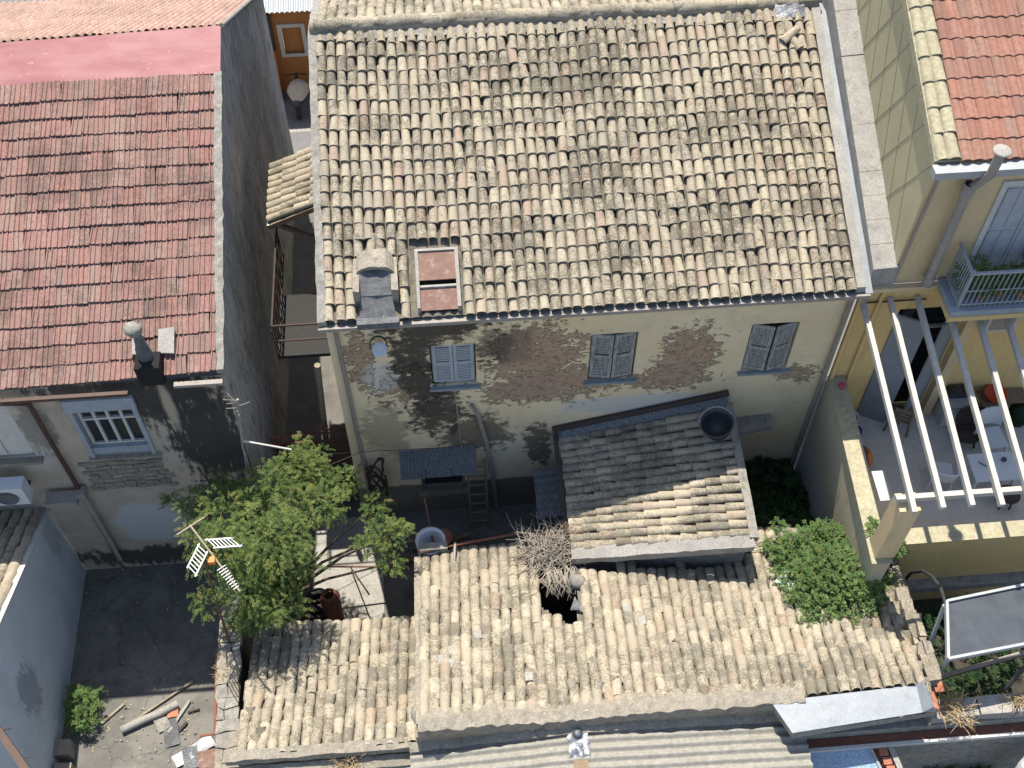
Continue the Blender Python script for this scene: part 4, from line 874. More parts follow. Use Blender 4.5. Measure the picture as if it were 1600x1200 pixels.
tag(MB().tube([(-3.22,15.2,0),(-3.1,15.2,2.1),(-2.92,15.2,5.0)], .07, 8).build('timber_post', 'pale_wood'), 'pale timber post standing by the iron gate', 'post')
tag(MB().bar((-4.27,13,5.6),(-3.38,13,5.17),.03).build('crossbar', 'white_paint'), 'white crossbar on the mast beside the left house', 'bar')
AM = thing('antenna_mast', (-4.35,13.0,0), 'thin mast with old antenna wires at the left house corner', 'antenna')
MB().tube([(-4.42,13.0,0),(-4.3,13.0,5.4),(-4.1,13.0,7.0)], .025, 6).build('mast', 'zinc_pipe', AM)
for k in range(7):
    a = random.uniform(0,6.28); MB().tube([(-4.12,13,6.6+.06*k),(-4.12+.25*cos(a),13+.2*sin(a),6.75+.07*k)], .01, 5).build('element', 'zinc_pipe', AM)
MB().tube([(-4.3,12.97,5.3),(-4.42,12.95,4.0),(-4.38,12.95,3.7),(-4.33,12.97,4.2),(-4.28,13.0,5.2)], .012, 5).build('cable', 'pale_metal', AM)
B((-4.34,12.93,3.85),(-4.26,12.99,4.05),'junction_box','white_plastic',AM)
# tv antenna above the dividing wall
AN = thing('tv_antenna', (-5.2,11.4,0), 'white grid television antenna on a pole above the dividing wall', 'antenna')
MB().tube([(-4.98,10.2,2.3),(-4.95,10.45,4.0),(-4.9,10.6,5.4)], .022, 6).build('pole', 'rust', AN)
MB().bar((-5.72,12.45,3.25),(-4.68,10.95,3.3),.03).build('boom', 'pale_wood', AN)
MB().bar((-5.95,12.25,3.25),(-5.45,12.6,3.25),.03).build('crossbar', 'pale_wood', AN)
for k in range(9):
    p = Vector((-5.05,11.45,3.32)) + Vector((.57,-.82,0)).normalized()*(k*.065); d = Vector((.82,.57,0))*(.09-.004*k)
    MB().bar(p-d, p+d, .014).build('element', 'white_plastic', AN)
for s in (-1, 1):
    m = MB(); cz = Vector((-5.22,11.72,3.3)); u = Vector((-.57,.82,0)); v = Vector((.82,.57,0))*s
    for k in range(7):
        q = cz + v*(.1+.06*k) + Vector((0,0,.25-.0*k)) + u*(-.05*k); MB().bar(q, q + u*.42 - Vector((0,0,.3)), .02).build('reflector_rod', 'white_plastic', AN)
    MB().bar(cz+v*.06+Vector((0,0,.25)), cz+v*.5+Vector((0,0,.25))-u*.3, .025).build('reflector_rail', 'white_plastic', AN)
    MB().bar(cz+v*.06+u*.42-Vector((0,0,.05)), cz+v*.5-Vector((0,0,.05))+u*.12, .025).build('reflector_rail', 'white_plastic', AN)
B((-5.28,11.52,3.34),(-5.16,11.64,3.44),'dipole_box','orange_plastic',AN)

for c_ in AN.children:
    if not c_.name.startswith('pole'): c_.location += Vector((0.48,-1.06,2.00))

# debris on the left yard
tag(MB().tube([(-7.68,9.42,.09),(-7.2,9.62,.1),(-6.9,9.72,.11),(-6.52,9.92,.09)], .085, 12).build('drain_tube', 'concrete_pale'), 'thick grey tube lying on the sunlit yard', 'tube')
for a, b, w, m_, lb in (((-7.5,9.6,.03),(-6.25,10.42,.05),.045,'pale_wood','longest thin pole lying across the yard shadow edge'),((-8.15,9.62,.03),(-7.7,10.03,.03),.05,'pale_wood','short pale stick lying beside the yard shrub'),((-6.68,9.3,.03),(-6.28,9.98,.04),.06,'concrete_pale','pale slat lying at the end of the grey tube'),((-6.3,9.72,.04),(-6.05,9.78,.04),.04,'dark_iron','small dark metal offcut near the dividing wall'),((-6.45,9.32,.04),(-6.3,9.5,.04),.06,'dark_iron','short dark block on the yard near the slat')):
    tag(MB().bar(a, b, w).build('stick', m_), lb, 'debris')
for k, (x, y, rx_, ry_, a, m_, lb) in enumerate(((-6.62,9.3,.16,.3,.2,'slate','dark grey sheet lying on the yard below the tube'),(-6.85,9.55,.14,.2,.5,'mortar_grey','crumpled grey cloth over the grey tube'),(-6.62,9.72,.12,.1,.1,'terracotta','reddish scrap lying beside the grey tube'),(-6.1,8.85,.45,.14,.5,'pale_metal','pale metal sheet at the bottom of the yard'),(-6.15,8.7,.16,.25,.2,'tin_blue','blue-grey sheet beside the rusty sheet'),(-5.65,8.6,.32,.26,.15,'rust_plate','rusty brown sheet against the dividing wall'))):
    mb = MB(); c_, s_ = cos(a), sin(a); f_ = lambda u, v: (x+u*c_-v*s_, y+u*s_+v*c_, .05+.01*k)
    grid_surface(mb, [f_(-rx_,-ry_),f_(rx_,-ry_),f_(rx_,ry_),f_(-rx_,ry_)], 6, 6, .06, 5); tag(mb.build('scrap_sheet', m_), lb, 'debris')
for k in range(120):
    r = random.uniform(.008,.028); x, y = random.uniform(-7.9,-5.3), random.uniform(8.3,10.0)
    if k == 0: RB = MB()
    RB.box((x-r,y-r,0),(x+r,y+r*.8,r*1.1), None)
LT = MB()
for k in range(260):
    x, y = (random.uniform(-8.9,-5.3), random.uniform(8.2,13.3)) if random.random() < .5 else (random.choice([-8.9,-5.35]) + random.gauss(0,.12), random.uniform(8.2,13.3)); a = random.uniform(0,6.28); q = random.uniform(.015,.035)
    LT.add([(x+q*cos(a),y+q*sin(a),.012),(x-q*.5*sin(a),y+q*.5*cos(a),.02),(x-q*cos(a),y-q*sin(a),.012),(x+q*.5*sin(a),y-q*.5*cos(a),.016)], [(0,1,2,3)])
tag(LT.build('leaf_litter', 'straw'), 'dry leaf litter scattered over the left yard', 'leaves', kind='stuff')
tag(RB.rough(.05,14).build('rubble', 'mortar_grey'), 'small crumbs of rubble scattered over the sunlit yard', 'rubble', kind='stuff')
for k, (x, y) in enumerate(((-8.8,9.05),(-8.72,8.55))): tag(MB().box((x-.18,y-.16,0),(x+.16,y+.15,.4)).rough(.03,4).build('clay_block', 'pale_wood'), ['upper','lower'][k]+' tan block standing at the foot of the pale wall', 'block')
IB = thing('iron_beam', (-8.4,7.8,4), 'dark brown iron beam with spikes at the bottom left corner', 'beam')
MB().bar((-9.2,8.75,4),(-7.8,7.0,4),.13,.13).build('beam', 'brown_pipe', IB)
for p in ((-8.68,8.1),(-8.25,7.55)): MB().bar((p[0],p[1],4.03),(p[0]+.22,p[1]+.02,4.05),.02).build('spike', 'dark_iron', IB)

# ================================================================= foreground roofs and solar panels
CR = thing('corrugated_roof', (2.3,6.9,0), 'shallow grey corrugated fibre-cement roof along the bottom edge', 'roof')
for k, (xa, za, xb, zb) in enumerate(((-1.3,3.4,1.8,3.72),(1.8,3.72,6.0,3.42))):
    n = 4
    for j in range(n):
        x0_, x1_ = xa+(xb-xa)*j/n, xa+(xb-xa)*(j+1)/n+.05; z0_, z1_ = za+(zb-za)*j/n, za+(zb-za)*(j+1)/n; dz = .012*((j+k) % 2)
        mb = MB(); grid_surface(mb, [(x0_,5.4,z0_+dz),(x1_,5.4,z1_+dz),(x1_,7.42,z1_+dz),(x0_,7.42,z0_+dz)], 4, 92, .015, 2, prof=lambda i, j: .035*sin(j*pi/4)); mb.build('corrugated_sheet', 'fibre_cement', CR)
mb = MB(); xs = [-1.3 + i*.2 for i in range(37)]
def cz(x): return 3.4+(x+1.3)*.103 if x < 1.8 else 3.72-(x-1.8)*.0714
mb.strip([(x,7.3,cz(x)+.06) for x in xs], [(x,7.46,cz(x)+.14) for x in xs]); mb.rough(.03,5).build('mortar_fillet', 'mortar', CR)
mb = MB(); grid_surface(mb, [(1.6,6.85,3.74),(1.98,6.85,3.74),(1.98,7.3,3.78),(1.6,7.3,3.78)], 10, 10, .05, 7); mb.rough(.03,9).build('ridge_foil','silver',CR)
mb = MB(); grid_surface(mb, [(1.66,5.6,3.76),(1.92,5.6,3.76),(1.92,6.55,3.76),(1.66,6.55,3.76)], 8, 16, .04, 7); mb.rough(.025,9).build('ridge_foil','silver',CR)
MB().lathe((1.79,7.3,3.72), [(.1,0),(.09,.08),(.05,.12),(.001,.13)], 10).rough(.02,6).build('vent_stub', 'silver', CR)
MB().box((1.66,6.58,3.72),(1.92,6.8,3.82)).rough(.02,6).build('clay_cap', 'wood', CR)
slab(MB(), [(.7,6.2,3.72),(1.55,6.3,3.8),(1.55,6.55,3.8),(.75,6.45,3.72)], .02).build('metal_strip', 'pale_metal', CR)
B((-1.3,7.38,0),(6.0,7.44,2.6),'wall','stone',CR)
SP = thing('blue_solar_panel', (6.8,6.5,2.9), 'small blue glazed panel with white frame at the bottom edge', 'solar panel')
def quadbar(parent, C, w, h, mat, name):
    for a, b in zip(C, C[1:]+C[:1]): MB().bar(a, b, w, h).build(name, mat, parent)
C = [(6.1,5.6,2.6),(7.75,5.6,2.6),(7.3,6.95,3.0),(6.05,6.9,3.0)]
mb = MB(); grid_surface(mb, C, 4, 4); mb.build('glass', 'blue_glass', SP); quadbar(SP, C, .05, .07, 'pale_metal', 'frame')
BW = thing('brick_pier', (7.7,6.5,0), 'narrow red brick pier edge beside the blue panel', 'pier')
for k in range(9):
    MB().box((7.46+.035*k,6.85-.16*k,2.2),(7.62+.035*k,6.99-.16*k,2.98-.02*k)).rough(.01,9).build('brick','brick',BW)
MB().hexa([(7.66,5.4,2),(7.86,5.4,2),(7.7,7.0,2),(7.63,7.0,2)],[(7.98,5.4,2.75),(8.1,5.4,2.75),(7.74,7.0,3.02),(7.64,7.0,3.02)]).build('render_edge', 'concrete_pale', BW)
# parapet, gutter and wall at the bottom right
RP = thing('lower_right_wall', (10,7.2,0), 'grey rendered wall with stone parapet and rusty gutter at bottom right', 'wall')
x = 8.42
while x < 13:
    l = random.uniform(.55,.95); MB().box((x,7.1,3.3),(x+l-.03,7.45,3.62+random.uniform(-.03,.03))).rough(.03,4).build('parapet_stone', 'concrete_pale', RP); x += l
MB().box((5.8,7.08,2.9),(13,7.42,3.29)).build('parapet_face', 'mortar_grey', RP)
MB().box((5.75,6.9,2.95),(13,7.07,3.05)).build('gutter', 'rust', RP); MB().box((5.72,6.84,2.96),(13,6.9,3.08)).build('gutter_rim', 'white_paint', RP)
B((7.9,6.98,0),(13,7.07,2.94),'wall','mortar_grey',RP)
MB().box((8.3,7.2,3.6),(8.5,7.6,3.85)).rough(.02,6).build('brick','brick',RP)
CV = thing('white_cylinder', (10.6,6.4,0), 'white rounded tank end at the right edge of the picture', 'tank')
MB().lathe((10.55,6.35,1.2), [(.3,0),(.3,1.3),(.24,1.42),(.001,1.45)], 18).build('tank', 'white_plastic', CV)
SO = thing('solar_collector', (10.3,9,0), 'large dark solar collector on a frame above the back yard', 'solar panel')
C = [(8.5,7.72,4.9),(11.0,8.0,4.9),(11.4,9.22,4.78),(8.86,8.88,4.78)]
mb = MB(); grid_surface(mb, C, 4, 4); mb.build('glass', 'panel_glass', SO); quadbar(SO, C, .05, .12, 'pale_metal', 'frame')
slab(MB(), [Vector(c)-Vector((0,0,.03)) for c in C], .07).build('casing', 'grey_metal', SO)
MB().bar((8.75,8.0,1.2),(8.83,8.84,4.72),.06).build('leg','pale_metal',SO); MB().bar((8.85,8.0,1.2),(8.7,7.9,4.8),.06).build('leg','pale_metal',SO); MB().bar((10.8,8.2,1.2),(10.8,8.2,4.55),.06).build('leg','pale_metal',SO)
MB().bar((9.4,8.4,2.2),(11.5,8.7,2.6),.09).build('brace','zinc_pipe',SO)
tag(MB().tube([(8.86,8.88,4.72),(8.96,9.3,4.5),(9.06,9.75,4.05),(9.1,10.1,3.6),(9.1,10.35,3.05),(9.12,10.42,2.5),(9.15,10.44,1.9)], .035, 8).build('black_hose', 'black_plastic'), 'black hose arching from the solar collector to the yellow wall', 'hose')
for k in range(4): tag(MB().box((9.2,8.1,2.0+k*.22),(9.42,8.32,2.2+k*.22), Matrix.Rotation(.02*k,4,'Z')).rough(.012,7).build('brick_block','brick'), ['lowest','second','third','topmost'][k]+' red brick of the small stack below the solar collector', 'brick', 'bricks below the collector')
tag(MB().add([(8.4,7.3,1.2),(15,7.3,1.2),(15,10.56,1.2),(8.4,10.56,1.2)],[(0,1,2,3)]).build('sunken_pavement','soil'), kind='structure')

# ================================================================= things on the roofs' left: awning roof over the alley, street beyond
AR = thing('alley_canopy', (-3.2,18.8,5.8), 'small tiled canopy over the alley on the side of the old house', 'canopy')
C = [(-3.8,19.75,6.5),(-3.8,17.95,6.5),(-2.46,17.95,7.12),(-2.46,19.75,7.12)]
ar = pans(AR, C, 9, 6, name='roof'); lay(ar, C, 9, 4, 'low_tile', wave=.01, jit=.7, colwalk=.04)
MB().bar((-3.82,17.9,6.42),(-3.82,19.8,6.42),.04,.16).build('fascia','white_paint',AR); MB().bar((-3.82,17.92,6.42),(-2.46,17.92,7.04),.04,.12).build('fascia','wood',AR)
for y in (18.05,19.6): MB().bar((-3.7,y,6.4),(-2.46,y,5.6),.09).build('brace','wood',AR)
BL = thing('iron_balcony', (-3.1,16.4,5), 'dark iron lattice balcony on the alley side of the old house', 'balcony')
MB().box((-3.75,15.5,4.9),(-2.46,17.2,5.0)).build('floor','tyre',BL)  # floor widened to cast shade on the alley, near-black to add to it
for k in range(14): MB().bar((-3.73,15.4+k*.22,5.0),(-3.73,15.4+k*.22,6.0),.02).build('bar','dark_iron',BL)
for k in range(6): MB().bar((-3.73,15.4+k*.48,5.0),(-3.73,15.9+k*.48,6.0),.02).build('lattice','dark_iron',BL)
for z in (5.05,6.0): MB().bar((-3.73,15.52,z),(-3.73,18.4,z),.035).build('rail','dark_iron',BL)
MB().bar((-3.73,15.52,6.0),(-2.46,15.52,6.0),.035).bar((-3.73,15.52,5.5),(-2.46,15.52,5.5),.03).build('rail','dark_iron',BL)
OB = thing('orange_building', (-4,30.5,0), 'orange street building with white framed window beyond the alley', 'building')
wall_y(OB, -9, 2, 0, 3.3, 30, [(-4.62,-3.98,1.5,2.5)], 'orange_wall', .15)
w = MB()
for a in ((-4.72,1.4,-4.6,2.6),(-4.0,1.4,-3.88,2.6),(-4.6,2.48,-4.0,2.6),(-4.6,1.4,-4.0,1.5)): w.box((a[0],29.95,a[1]),(a[2],30.03,a[3]))
w = w.build('window','white_paint',OB); B((-4.6,30.1,1.5),(-4.0,30.12,2.48),'pane','orange_wall',w)
mb = MB(); grid_surface(mb, [(-9,29.6,3.3),(2,29.6,3.3),(2,34,4.2),(-9,34,4.2)], 300, 4, prof=lambda i, j: .03*sin(i*pi/2)); mb.build('corrugated_roof','pale_metal',OB)
B((-5.3,29.9,1.7),(-4.85,29.99,3.25),'door_grille','dark_iron',OB)
tag(MB().box((-5.12,29.55,.0),(-4.88,29.85,1.75)).box((-5.1,29.53,1.45),(-4.9,29.545,1.7)).build('orange_cabinet','orange_plastic'), 'tall orange cabinet against the orange street building', 'cabinet')
SCO = thing('scooter', (-4.35,29.2,0), 'dark scooter with pale cloth over its seat parked in the street', 'scooter')
for yy in (28.75,29.75):
    wh = MB().lathe((-4.35,yy,.25), [(.14,-.06),(.24,-.06),(.26,0),(.24,.06),(.14,.06),(.14,-.06)], 16, M=Matrix.Rotation(pi/2,3,'Y')).build('wheel','tyre',SCO)
    MB().lathe((-4.35,yy,.25), [(.001,.05),(.13,.05),(.13,-.05),(.001,-.05)], 12, M=Matrix.Rotation(pi/2,3,'Y')).build('rim','zinc_pipe',wh)
mb = MB(); mb.tube([(-4.35,28.6,.55),(-4.35,28.9,.66),(-4.35,29.2,.5),(-4.35,29.45,.35),(-4.35,29.6,.6),(-4.35,29.62,.95)], [.12,.2,.2,.14,.1,.05], 10); mb.build('body','black_plastic',SCO)
MB().tube([(-4.68,29.55,1.02),(-4.35,29.65,1.0),(-4.02,29.55,1.02)], .025, 8).build('handlebar','dark_iron',SCO)
mb = MB(); mb.lathe((-4.3,29.15,.82), [(.001,.22),(.2,.18),(.32,.05),(.36,-.1)], 12, .9, 1.3).rough(.09,4); mb.build('seat_cover','cloth_beige',SCO)

# ================================================================= vegetation
def leaves(mb, blobs, n, size, fr=10, droop=.5, zmin=.05, asp=.45, shell=.55):
    tot = sum(b[3]**2 for b in blobs)
    for (x, y, z, r) in blobs:
        for _ in range(int(n*r*r/tot)):
            d = Vector((random.gauss(0,1),random.gauss(0,1),random.gauss(.25,1))).normalized()
            rr = r*(shell + (1-shell)*random.random()**.6)*random.uniform(.8,1.12)
            p = Vector((x,y,z)) + Vector((d.x*rr,d.y*rr,d.z*rr*.8))
            dr = (d + Vector((random.gauss(0,.5),random.gauss(0,.5),random.gauss(-.1,.4)))).normalized(); c = random.random()*.8
            L = size*fr*random.uniform(.35,.6); q = p.copy()
            for k in range(fr):
                q = q + dr*(L/fr) + Vector((0,0,-droop*L/fr*k/fr)); side = dr.cross(Vector((0,0,1)))
                if side.length < .1: side = Vector((1,0,0))
                side.normalize(); s = size*random.uniform(.7,1.2)
                for sg in (-1,1):
                    a = (side*sg + dr*.5 + Vector((0,0,random.gauss(0,.35)))).normalized(); b = a.cross(Vector((random.gauss(0,.4),random.gauss(0,.4),1))).normalized()*s*asp
                    if q.z < zmin: continue
                    mb.add([q, q+a*s*.5+b*.5, q+a*s, q+a*s*.5-b*.5], [(0,1,2,3)], rnd=min(1,c+random.random()*.2+(.15 if random.random() < .02 else 0)))
    return mb
def plant(name, base, blobs, n, size, mat, label, cat, trunk=.07, **kw):
    t_ = thing(name, base, label, cat); base = Vector(base)
    core = list(blobs)
    for (x, y, z, rr_) in core:      # straggling shoots
        for _q in range(2):
            a_ = random.uniform(0, 2*pi); f_ = rr_*random.uniform(.85, 1.35); blobs = blobs + [(x + f_*cos(a_), y + f_*sin(a_), z + rr_*random.uniform(-.3, .5), max(.07, rr_*random.uniform(.14, .3)))]
    tb = MB()
    for (x, y, z, r) in core:
        e = Vector((x,y,z)); m_ = base.lerp(e, .5) + Vector((random.uniform(-.15,.15),random.uniform(-.15,.15),.25*(e-base).length*.3))
        tb.tube([base, m_, e, e + (e-m_).normalized()*r*.6], [trunk*.8, trunk*.45, trunk*.22, trunk*.08], 6, False)
    if name.endswith('tree'): tb.tube([base-Vector((0,0,.05)), base+Vector((.03,.02,.6)), base+Vector((0,.05,1.3))], [trunk*1.5,trunk*1.2,trunk*.8], 8)
    tb.build('trunk' if name.endswith('tree') else 'stem', 'bark', t_)
    leaves(MB(), blobs, n, size, **kw).build('crown' if name.endswith('tree') else 'foliage', mat, t_, rnd=True)
    return t_
TB = [(-3.23,13.1,4.2,0.47),(-3.79,12.5,4.5,0.67),(-4.76,11.93,4.6,0.6),(-5.44,12.34,4.5,0.29),(-2.85,12.17,4.3,0.47),(-2.43,12.92,4.0,0.3),(-1.86,12.38,3.8,0.28),(-3.73,11.12,4.9,0.77),(-4.83,11.16,4.6,0.47),(-4.24,10.57,4.3,0.67),(-3.7,10.36,3.8,0.49),(-4.53,10.25,3.3,0.3),(-5.27,10.68,3.4,0.26),(-1.68,11.74,3.7,0.4),(-1.31,11.82,3.7,0.17),(-2.08,11.61,3.6,0.23),(-1.56,11.23,3.4,0.21),(-3.28,10.96,4.2,0.37),(-5.88,12.47,4.4,0.14),(-4.89,12.74,4.5,0.2),(-4.23,10.29,3.6,0.33),(-3.41,13.74,4.2,0.15),(-3.07,13.32,4.2,0.23),(-5.4,11.52,4.4,0.19)]
plant('courtyard_tree', (-4.35,12.3,0), TB, 3900, .038, 'leaf_tree', 'sprawling feathery green tree growing in the courtyard by the gate', 'tree', .07, fr=10, droop=.8, asp=.45, shell=.15)
GB = [(6.45,11.2,2.9,.22),(8.4,9.85,2.9,.2),(6.6,9.3,3.2,.2),(7.7,11.35,3.0,.25),(6.3,9.85,3.0,.18),(7.5,9.05,3.0,.16),(8.3,10.75,3.2,.2),(6.75,10.95,3.1,.45),(7.35,11.1,3.1,.5),(7.9,10.7,3.1,.5),(8.15,10.2,3.1,.42),(7.3,10.3,3.4,.65),(6.85,9.9,3.3,.45),(7.6,9.8,3.4,.55),(7.0,9.5,3.3,.4),(7.95,9.65,3.2,.35),(7.2,9.25,3.2,.25),(6.6,10.35,3.1,.35)]
plant('green_shrub', (7.4,10.2,2.6), GB, 4300, .05, 'leaf_bush', 'dense green shrub growing through the outbuilding roof', 'shrub', .05, fr=5, asp=.6, droop=.3, shell=.3)
YB_ = [(6.5,13.6,1.2,.6),(7.2,13.7,1.2,.6),(7.7,13.3,1.0,.5),(6.6,12.8,1.3,.55),(7.3,12.7,1.2,.55),(6.4,12.2,1.7,.4),(6.9,12.1,1.9,.35),(7.5,12.1,1.6,.4),(6.2,13.0,1.6,.35)]
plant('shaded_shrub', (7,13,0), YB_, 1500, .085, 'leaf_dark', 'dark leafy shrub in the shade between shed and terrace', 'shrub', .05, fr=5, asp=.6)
plant('corner_shrub', (-8.45,9.9,0), [(-8.5,9.95,.4,.3),(-8.45,9.65,.35,.28),(-8.55,10.15,.3,.22)], 420, .05, 'leaf_bush', 'small green shrub at the foot of the pale wall', 'shrub', .03, fr=5)
plant('pillar_climber', (8.5,10.62,3.2), [(8.5,10.55,3.9,.2),(8.45,10.6,3.5,.22),(8.35,10.62,3.1,.16)], 220, .06, 'leaf_bush', 'green climber beside the terrace pillar', 'plant', .02, fr=4, asp=.6)
plant('parapet_plant', (8.02,10.6,4.54), [(8.05,10.55,4.65,.13),(8.0,10.75,4.6,.08)], 60, .05, 'leaf_bush', 'small plant on the parapet top beside the pillar', 'plant', .01, fr=4, asp=.6)
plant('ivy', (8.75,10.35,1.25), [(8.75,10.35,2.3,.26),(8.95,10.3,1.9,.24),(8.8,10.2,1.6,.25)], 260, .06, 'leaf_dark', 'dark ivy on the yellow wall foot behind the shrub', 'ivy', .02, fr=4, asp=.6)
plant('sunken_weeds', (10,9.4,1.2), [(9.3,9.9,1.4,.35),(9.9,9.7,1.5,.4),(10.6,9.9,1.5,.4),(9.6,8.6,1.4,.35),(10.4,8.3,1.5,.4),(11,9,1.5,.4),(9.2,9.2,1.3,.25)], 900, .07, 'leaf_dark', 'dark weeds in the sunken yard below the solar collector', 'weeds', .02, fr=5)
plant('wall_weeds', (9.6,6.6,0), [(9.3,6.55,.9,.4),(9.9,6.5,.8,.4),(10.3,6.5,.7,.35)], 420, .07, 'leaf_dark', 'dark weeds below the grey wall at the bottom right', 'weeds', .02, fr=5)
sh = MB(); grid_surface(sh, [(6.19,10.3,qz(10.3)+.2),(6.5,9.99,qz(9.99)+.2),(6.85,10.4,qz(10.4)+.3),(6.57,10.64,qz(10.64)+.25)], 8, 8, .04, 4); tag(sh.build('plastic_sheet','pale_green_sheet'), 'pale green plastic sheet caught under the roof shrub', 'sheet')
# dry bush on the outbuilding roof
db = MB()
for k in range(250):
    b = Vector((1.85+random.gauss(0,.28),11.6+random.gauss(0,.16),2.68)); a = random.uniform(0,2*pi); s = random.uniform(.2,.95)*(1.15 if cos(a) < 0 else .9); e = b + Vector((cos(a)*s,sin(a)*s*.9,random.uniform(-.15,.6)*(1.2-s)))
    m_ = b.lerp(e,.5)+Vector((random.gauss(0,.06),random.gauss(0,.06),random.uniform(.05,.25)))
    db.tube([b,m_,e], [.011,.008,.004], 4, False)
    if random.random() < .7: db.tube([m_, m_+Vector((random.gauss(0,.15),random.gauss(0,.15),random.uniform(0,.2)))], [.007,.004], 4, False)
for k in range(70):
    x = random.uniform(1.6,2.25); p = Vector((x,11.1+random.uniform(-.1,.1),2.85)); db.tube([p,p+Vector((random.gauss(0,.1),-.25,.02)),p+Vector((random.gauss(0,.15),-.35-random.random()*.2,-.3*random.random()))], [.009,.007,.004], 4, False)
DBT = thing('dry_bush', (1.95,11.35,2.5), 'bare dry straw-coloured bush over the hole in the outbuilding roof', 'bush'); db.build('twigs','dry_twig',DBT)
def tuft(loc, n, h, label, mat='straw'):
    m = MB(); p = Vector(loc)
    for _ in range(n):
        b = p + Vector((random.gauss(0,h*.4),random.gauss(0,h*.2),0)); e = b + Vector((random.gauss(0,h*.5),random.gauss(-.05,h*.45),random.uniform(.3,1)*h)); m.tube([b,b.lerp(e,.5)+Vector((0,0,h*.15)),e], [.008,.006,.002], 3, False)
    return tag(m.build('grass_tuft', mat), label, 'grass', 'dry grass tufts')
tuft((8.75,7.3,3.6), 90, .4, 'dry grass tuft on the parapet beside the red brick'); tuft((8.95,7.08,3.55), 40, .3, 'dry grass hanging over the parapet edge'); tuft((10.1,7.3,3.6), 70, .35, 'dry grass tuft on the parapet stones at the right edge'); tuft((-2.45,7.25,3.1), 60, .3, 'dry grass tuft on the lean-to cornice'); tuft((-5.1,9.6,2.3), 40, .2, 'dry weeds on top of the dividing wall')

# ================================================================= terrace and balcony furniture
ZF = 3.014
def chair(name, x, y, rot, mat, label, plastic=True, sc=1.):
    t_ = thing(name, (x,y,ZF), label, 'chair'); M = Matrix.Translation((x,y,ZF)) @ Matrix.Rotation(rot,4,'Z') @ Matrix.Scale(sc,4)
    def bx(a, b, n): MB().box(a, b, M).build(n, mat, t_)
    bx((-.22,-.22,.42),(.22,.22,.45),'seat')
    for sx in (-1,1):
        for sy in (-1,1): MB().bar(M @ Vector((sx*.25,sy*.25,0)), M @ Vector((sx*.2,sy*.2,.42)), .045*sc).build('leg', mat, t_)
    if plastic:
        n = 8; pts = [Vector((.24*cos(pi*k/n), .2+.1*sin(pi*k/n), 0)) for k in range(n+1)]
        m = MB(); m.strip([M @ (p+Vector((0,0,.46))) for p in pts], [M @ (p*1.06+Vector((0,.05,.86))) for p in pts], True); m.build('backrest', mat, t_)
        MB().tube([M @ (p*1.08+Vector((0,.05,.87))) for p in pts], .022*sc, 6).build('top_rail', mat, t_)
        for sx in (-1,1): MB().tube([M @ Vector((sx*.25,-.22,.43)), M @ Vector((sx*.27,-.15,.64)), M @ Vector((sx*.26,.2,.68))], .02*sc, 6).build('armrest', mat, t_)
    else:
        for sx in (-.19,.19): MB().bar(M @ Vector((sx,.21,.44)), M @ Vector((sx,.28,.95)), .04*sc).build('back_post', mat, t_)
        for zz in (.6,.75,.9): MB().bar(M @ Vector((-.19,.21+(zz-.44)*.14,zz)), M @ Vector((.19,.21+(zz-.44)*.14,zz)), .03,.06).build('back_slat', mat, t_)
        for zz in (.15,.28): MB().bar(M @ Vector((-.22,-.22,zz)), M @ Vector((.22,-.22,zz)), .025).build('stretcher', mat, t_)
    return t_
chair('plastic_chair', 10.25,12.45, 2.9, 'white_plastic', 'white plastic chair nearest the terrace parapet')
chair('plastic_chair', 11.55,13.15, .1, 'white_plastic', 'white plastic armchair behind the white table', sc=1.2)
chair('wooden_chair', 9.8,13.98, 2.7, 'wood', 'dark wooden chair in front of the terrace door', False)
TA = thing('plastic_table', (11.25,12.3,ZF), 'white plastic table under the pergola', 'table')
B((10.76,11.98,3.7),(11.74,12.66,3.735),'tabletop','white_plastic',TA)
for x in (10.84,11.66):
    for y in (12.06,12.58): MB().bar((x,y,ZF),(x,y,3.7),.05).build('leg','white_plastic',TA)
tag(MB().bar((10.95,12.45,3.75),(11.22,12.2,3.75),.02).build('pencil_stick','tin_blue'), 'thin blue stick lying on the white table', 'stick')
tag(MB().lathe((11.5,12.45,3.736),[(.05,0),(.06,.05),(.05,.055),(.03,.02),(.001,.015)],12).build('ashtray','slate'), 'small dark ashtray on the white table', 'ashtray')
ST = thing('round_stool', (11.5,11.75,ZF), 'round brown stool in front of the white table', 'stool')
MB().lathe((11.5,11.78,3.45),[(.001,.04),(.22,.03),(.24,0),(.22,-.04)],18).build('seat','wicker',ST)
for k in range(4): MB().bar((11.5+.16*cos(k*pi/2+.7),11.78+.16*sin(k*pi/2+.7),ZF),(11.5+.12*cos(k*pi/2+.7),11.78+.12*sin(k*pi/2+.7),3.43),.03).build('leg','dark_iron',ST)
WK = thing('wicker_chair', (11.2,13.55,ZF), 'round-backed dark wicker chair beside the white cabinet', 'chair')
MB().lathe((11.15,13.45,3.36),[(.001,.06),(.25,.04),(.3,-.02),(.25,-.06)],18).build('seat','wicker',WK)
MB().tube([(11.15+.3*cos(a),13.62+.05*sin(a),3.75+.36*sin(a)) for a in [i*pi/10 for i in range(21)]], .03, 6).build('back_ring','wicker',WK)
MB().lathe((11.15,13.66,3.75),[(.001,0),(.3,0),(.3,.015)],18,M=Matrix.Rotation(radians(80),3,'X')).build('back_weave','wicker',WK)
for k in range(4): MB().bar((11.15+.28*cos(k*pi/2+.7),13.45+.28*sin(k*pi/2+.7),ZF),(11.15+.2*cos(k*pi/2+.7),13.45+.2*sin(k*pi/2+.7),3.35),.035).build('leg','wicker',WK)
CB = thing('white_cabinet', (10.95,14.1,ZF), 'low white cabinet with pale top against the terrace wall', 'cabinet')
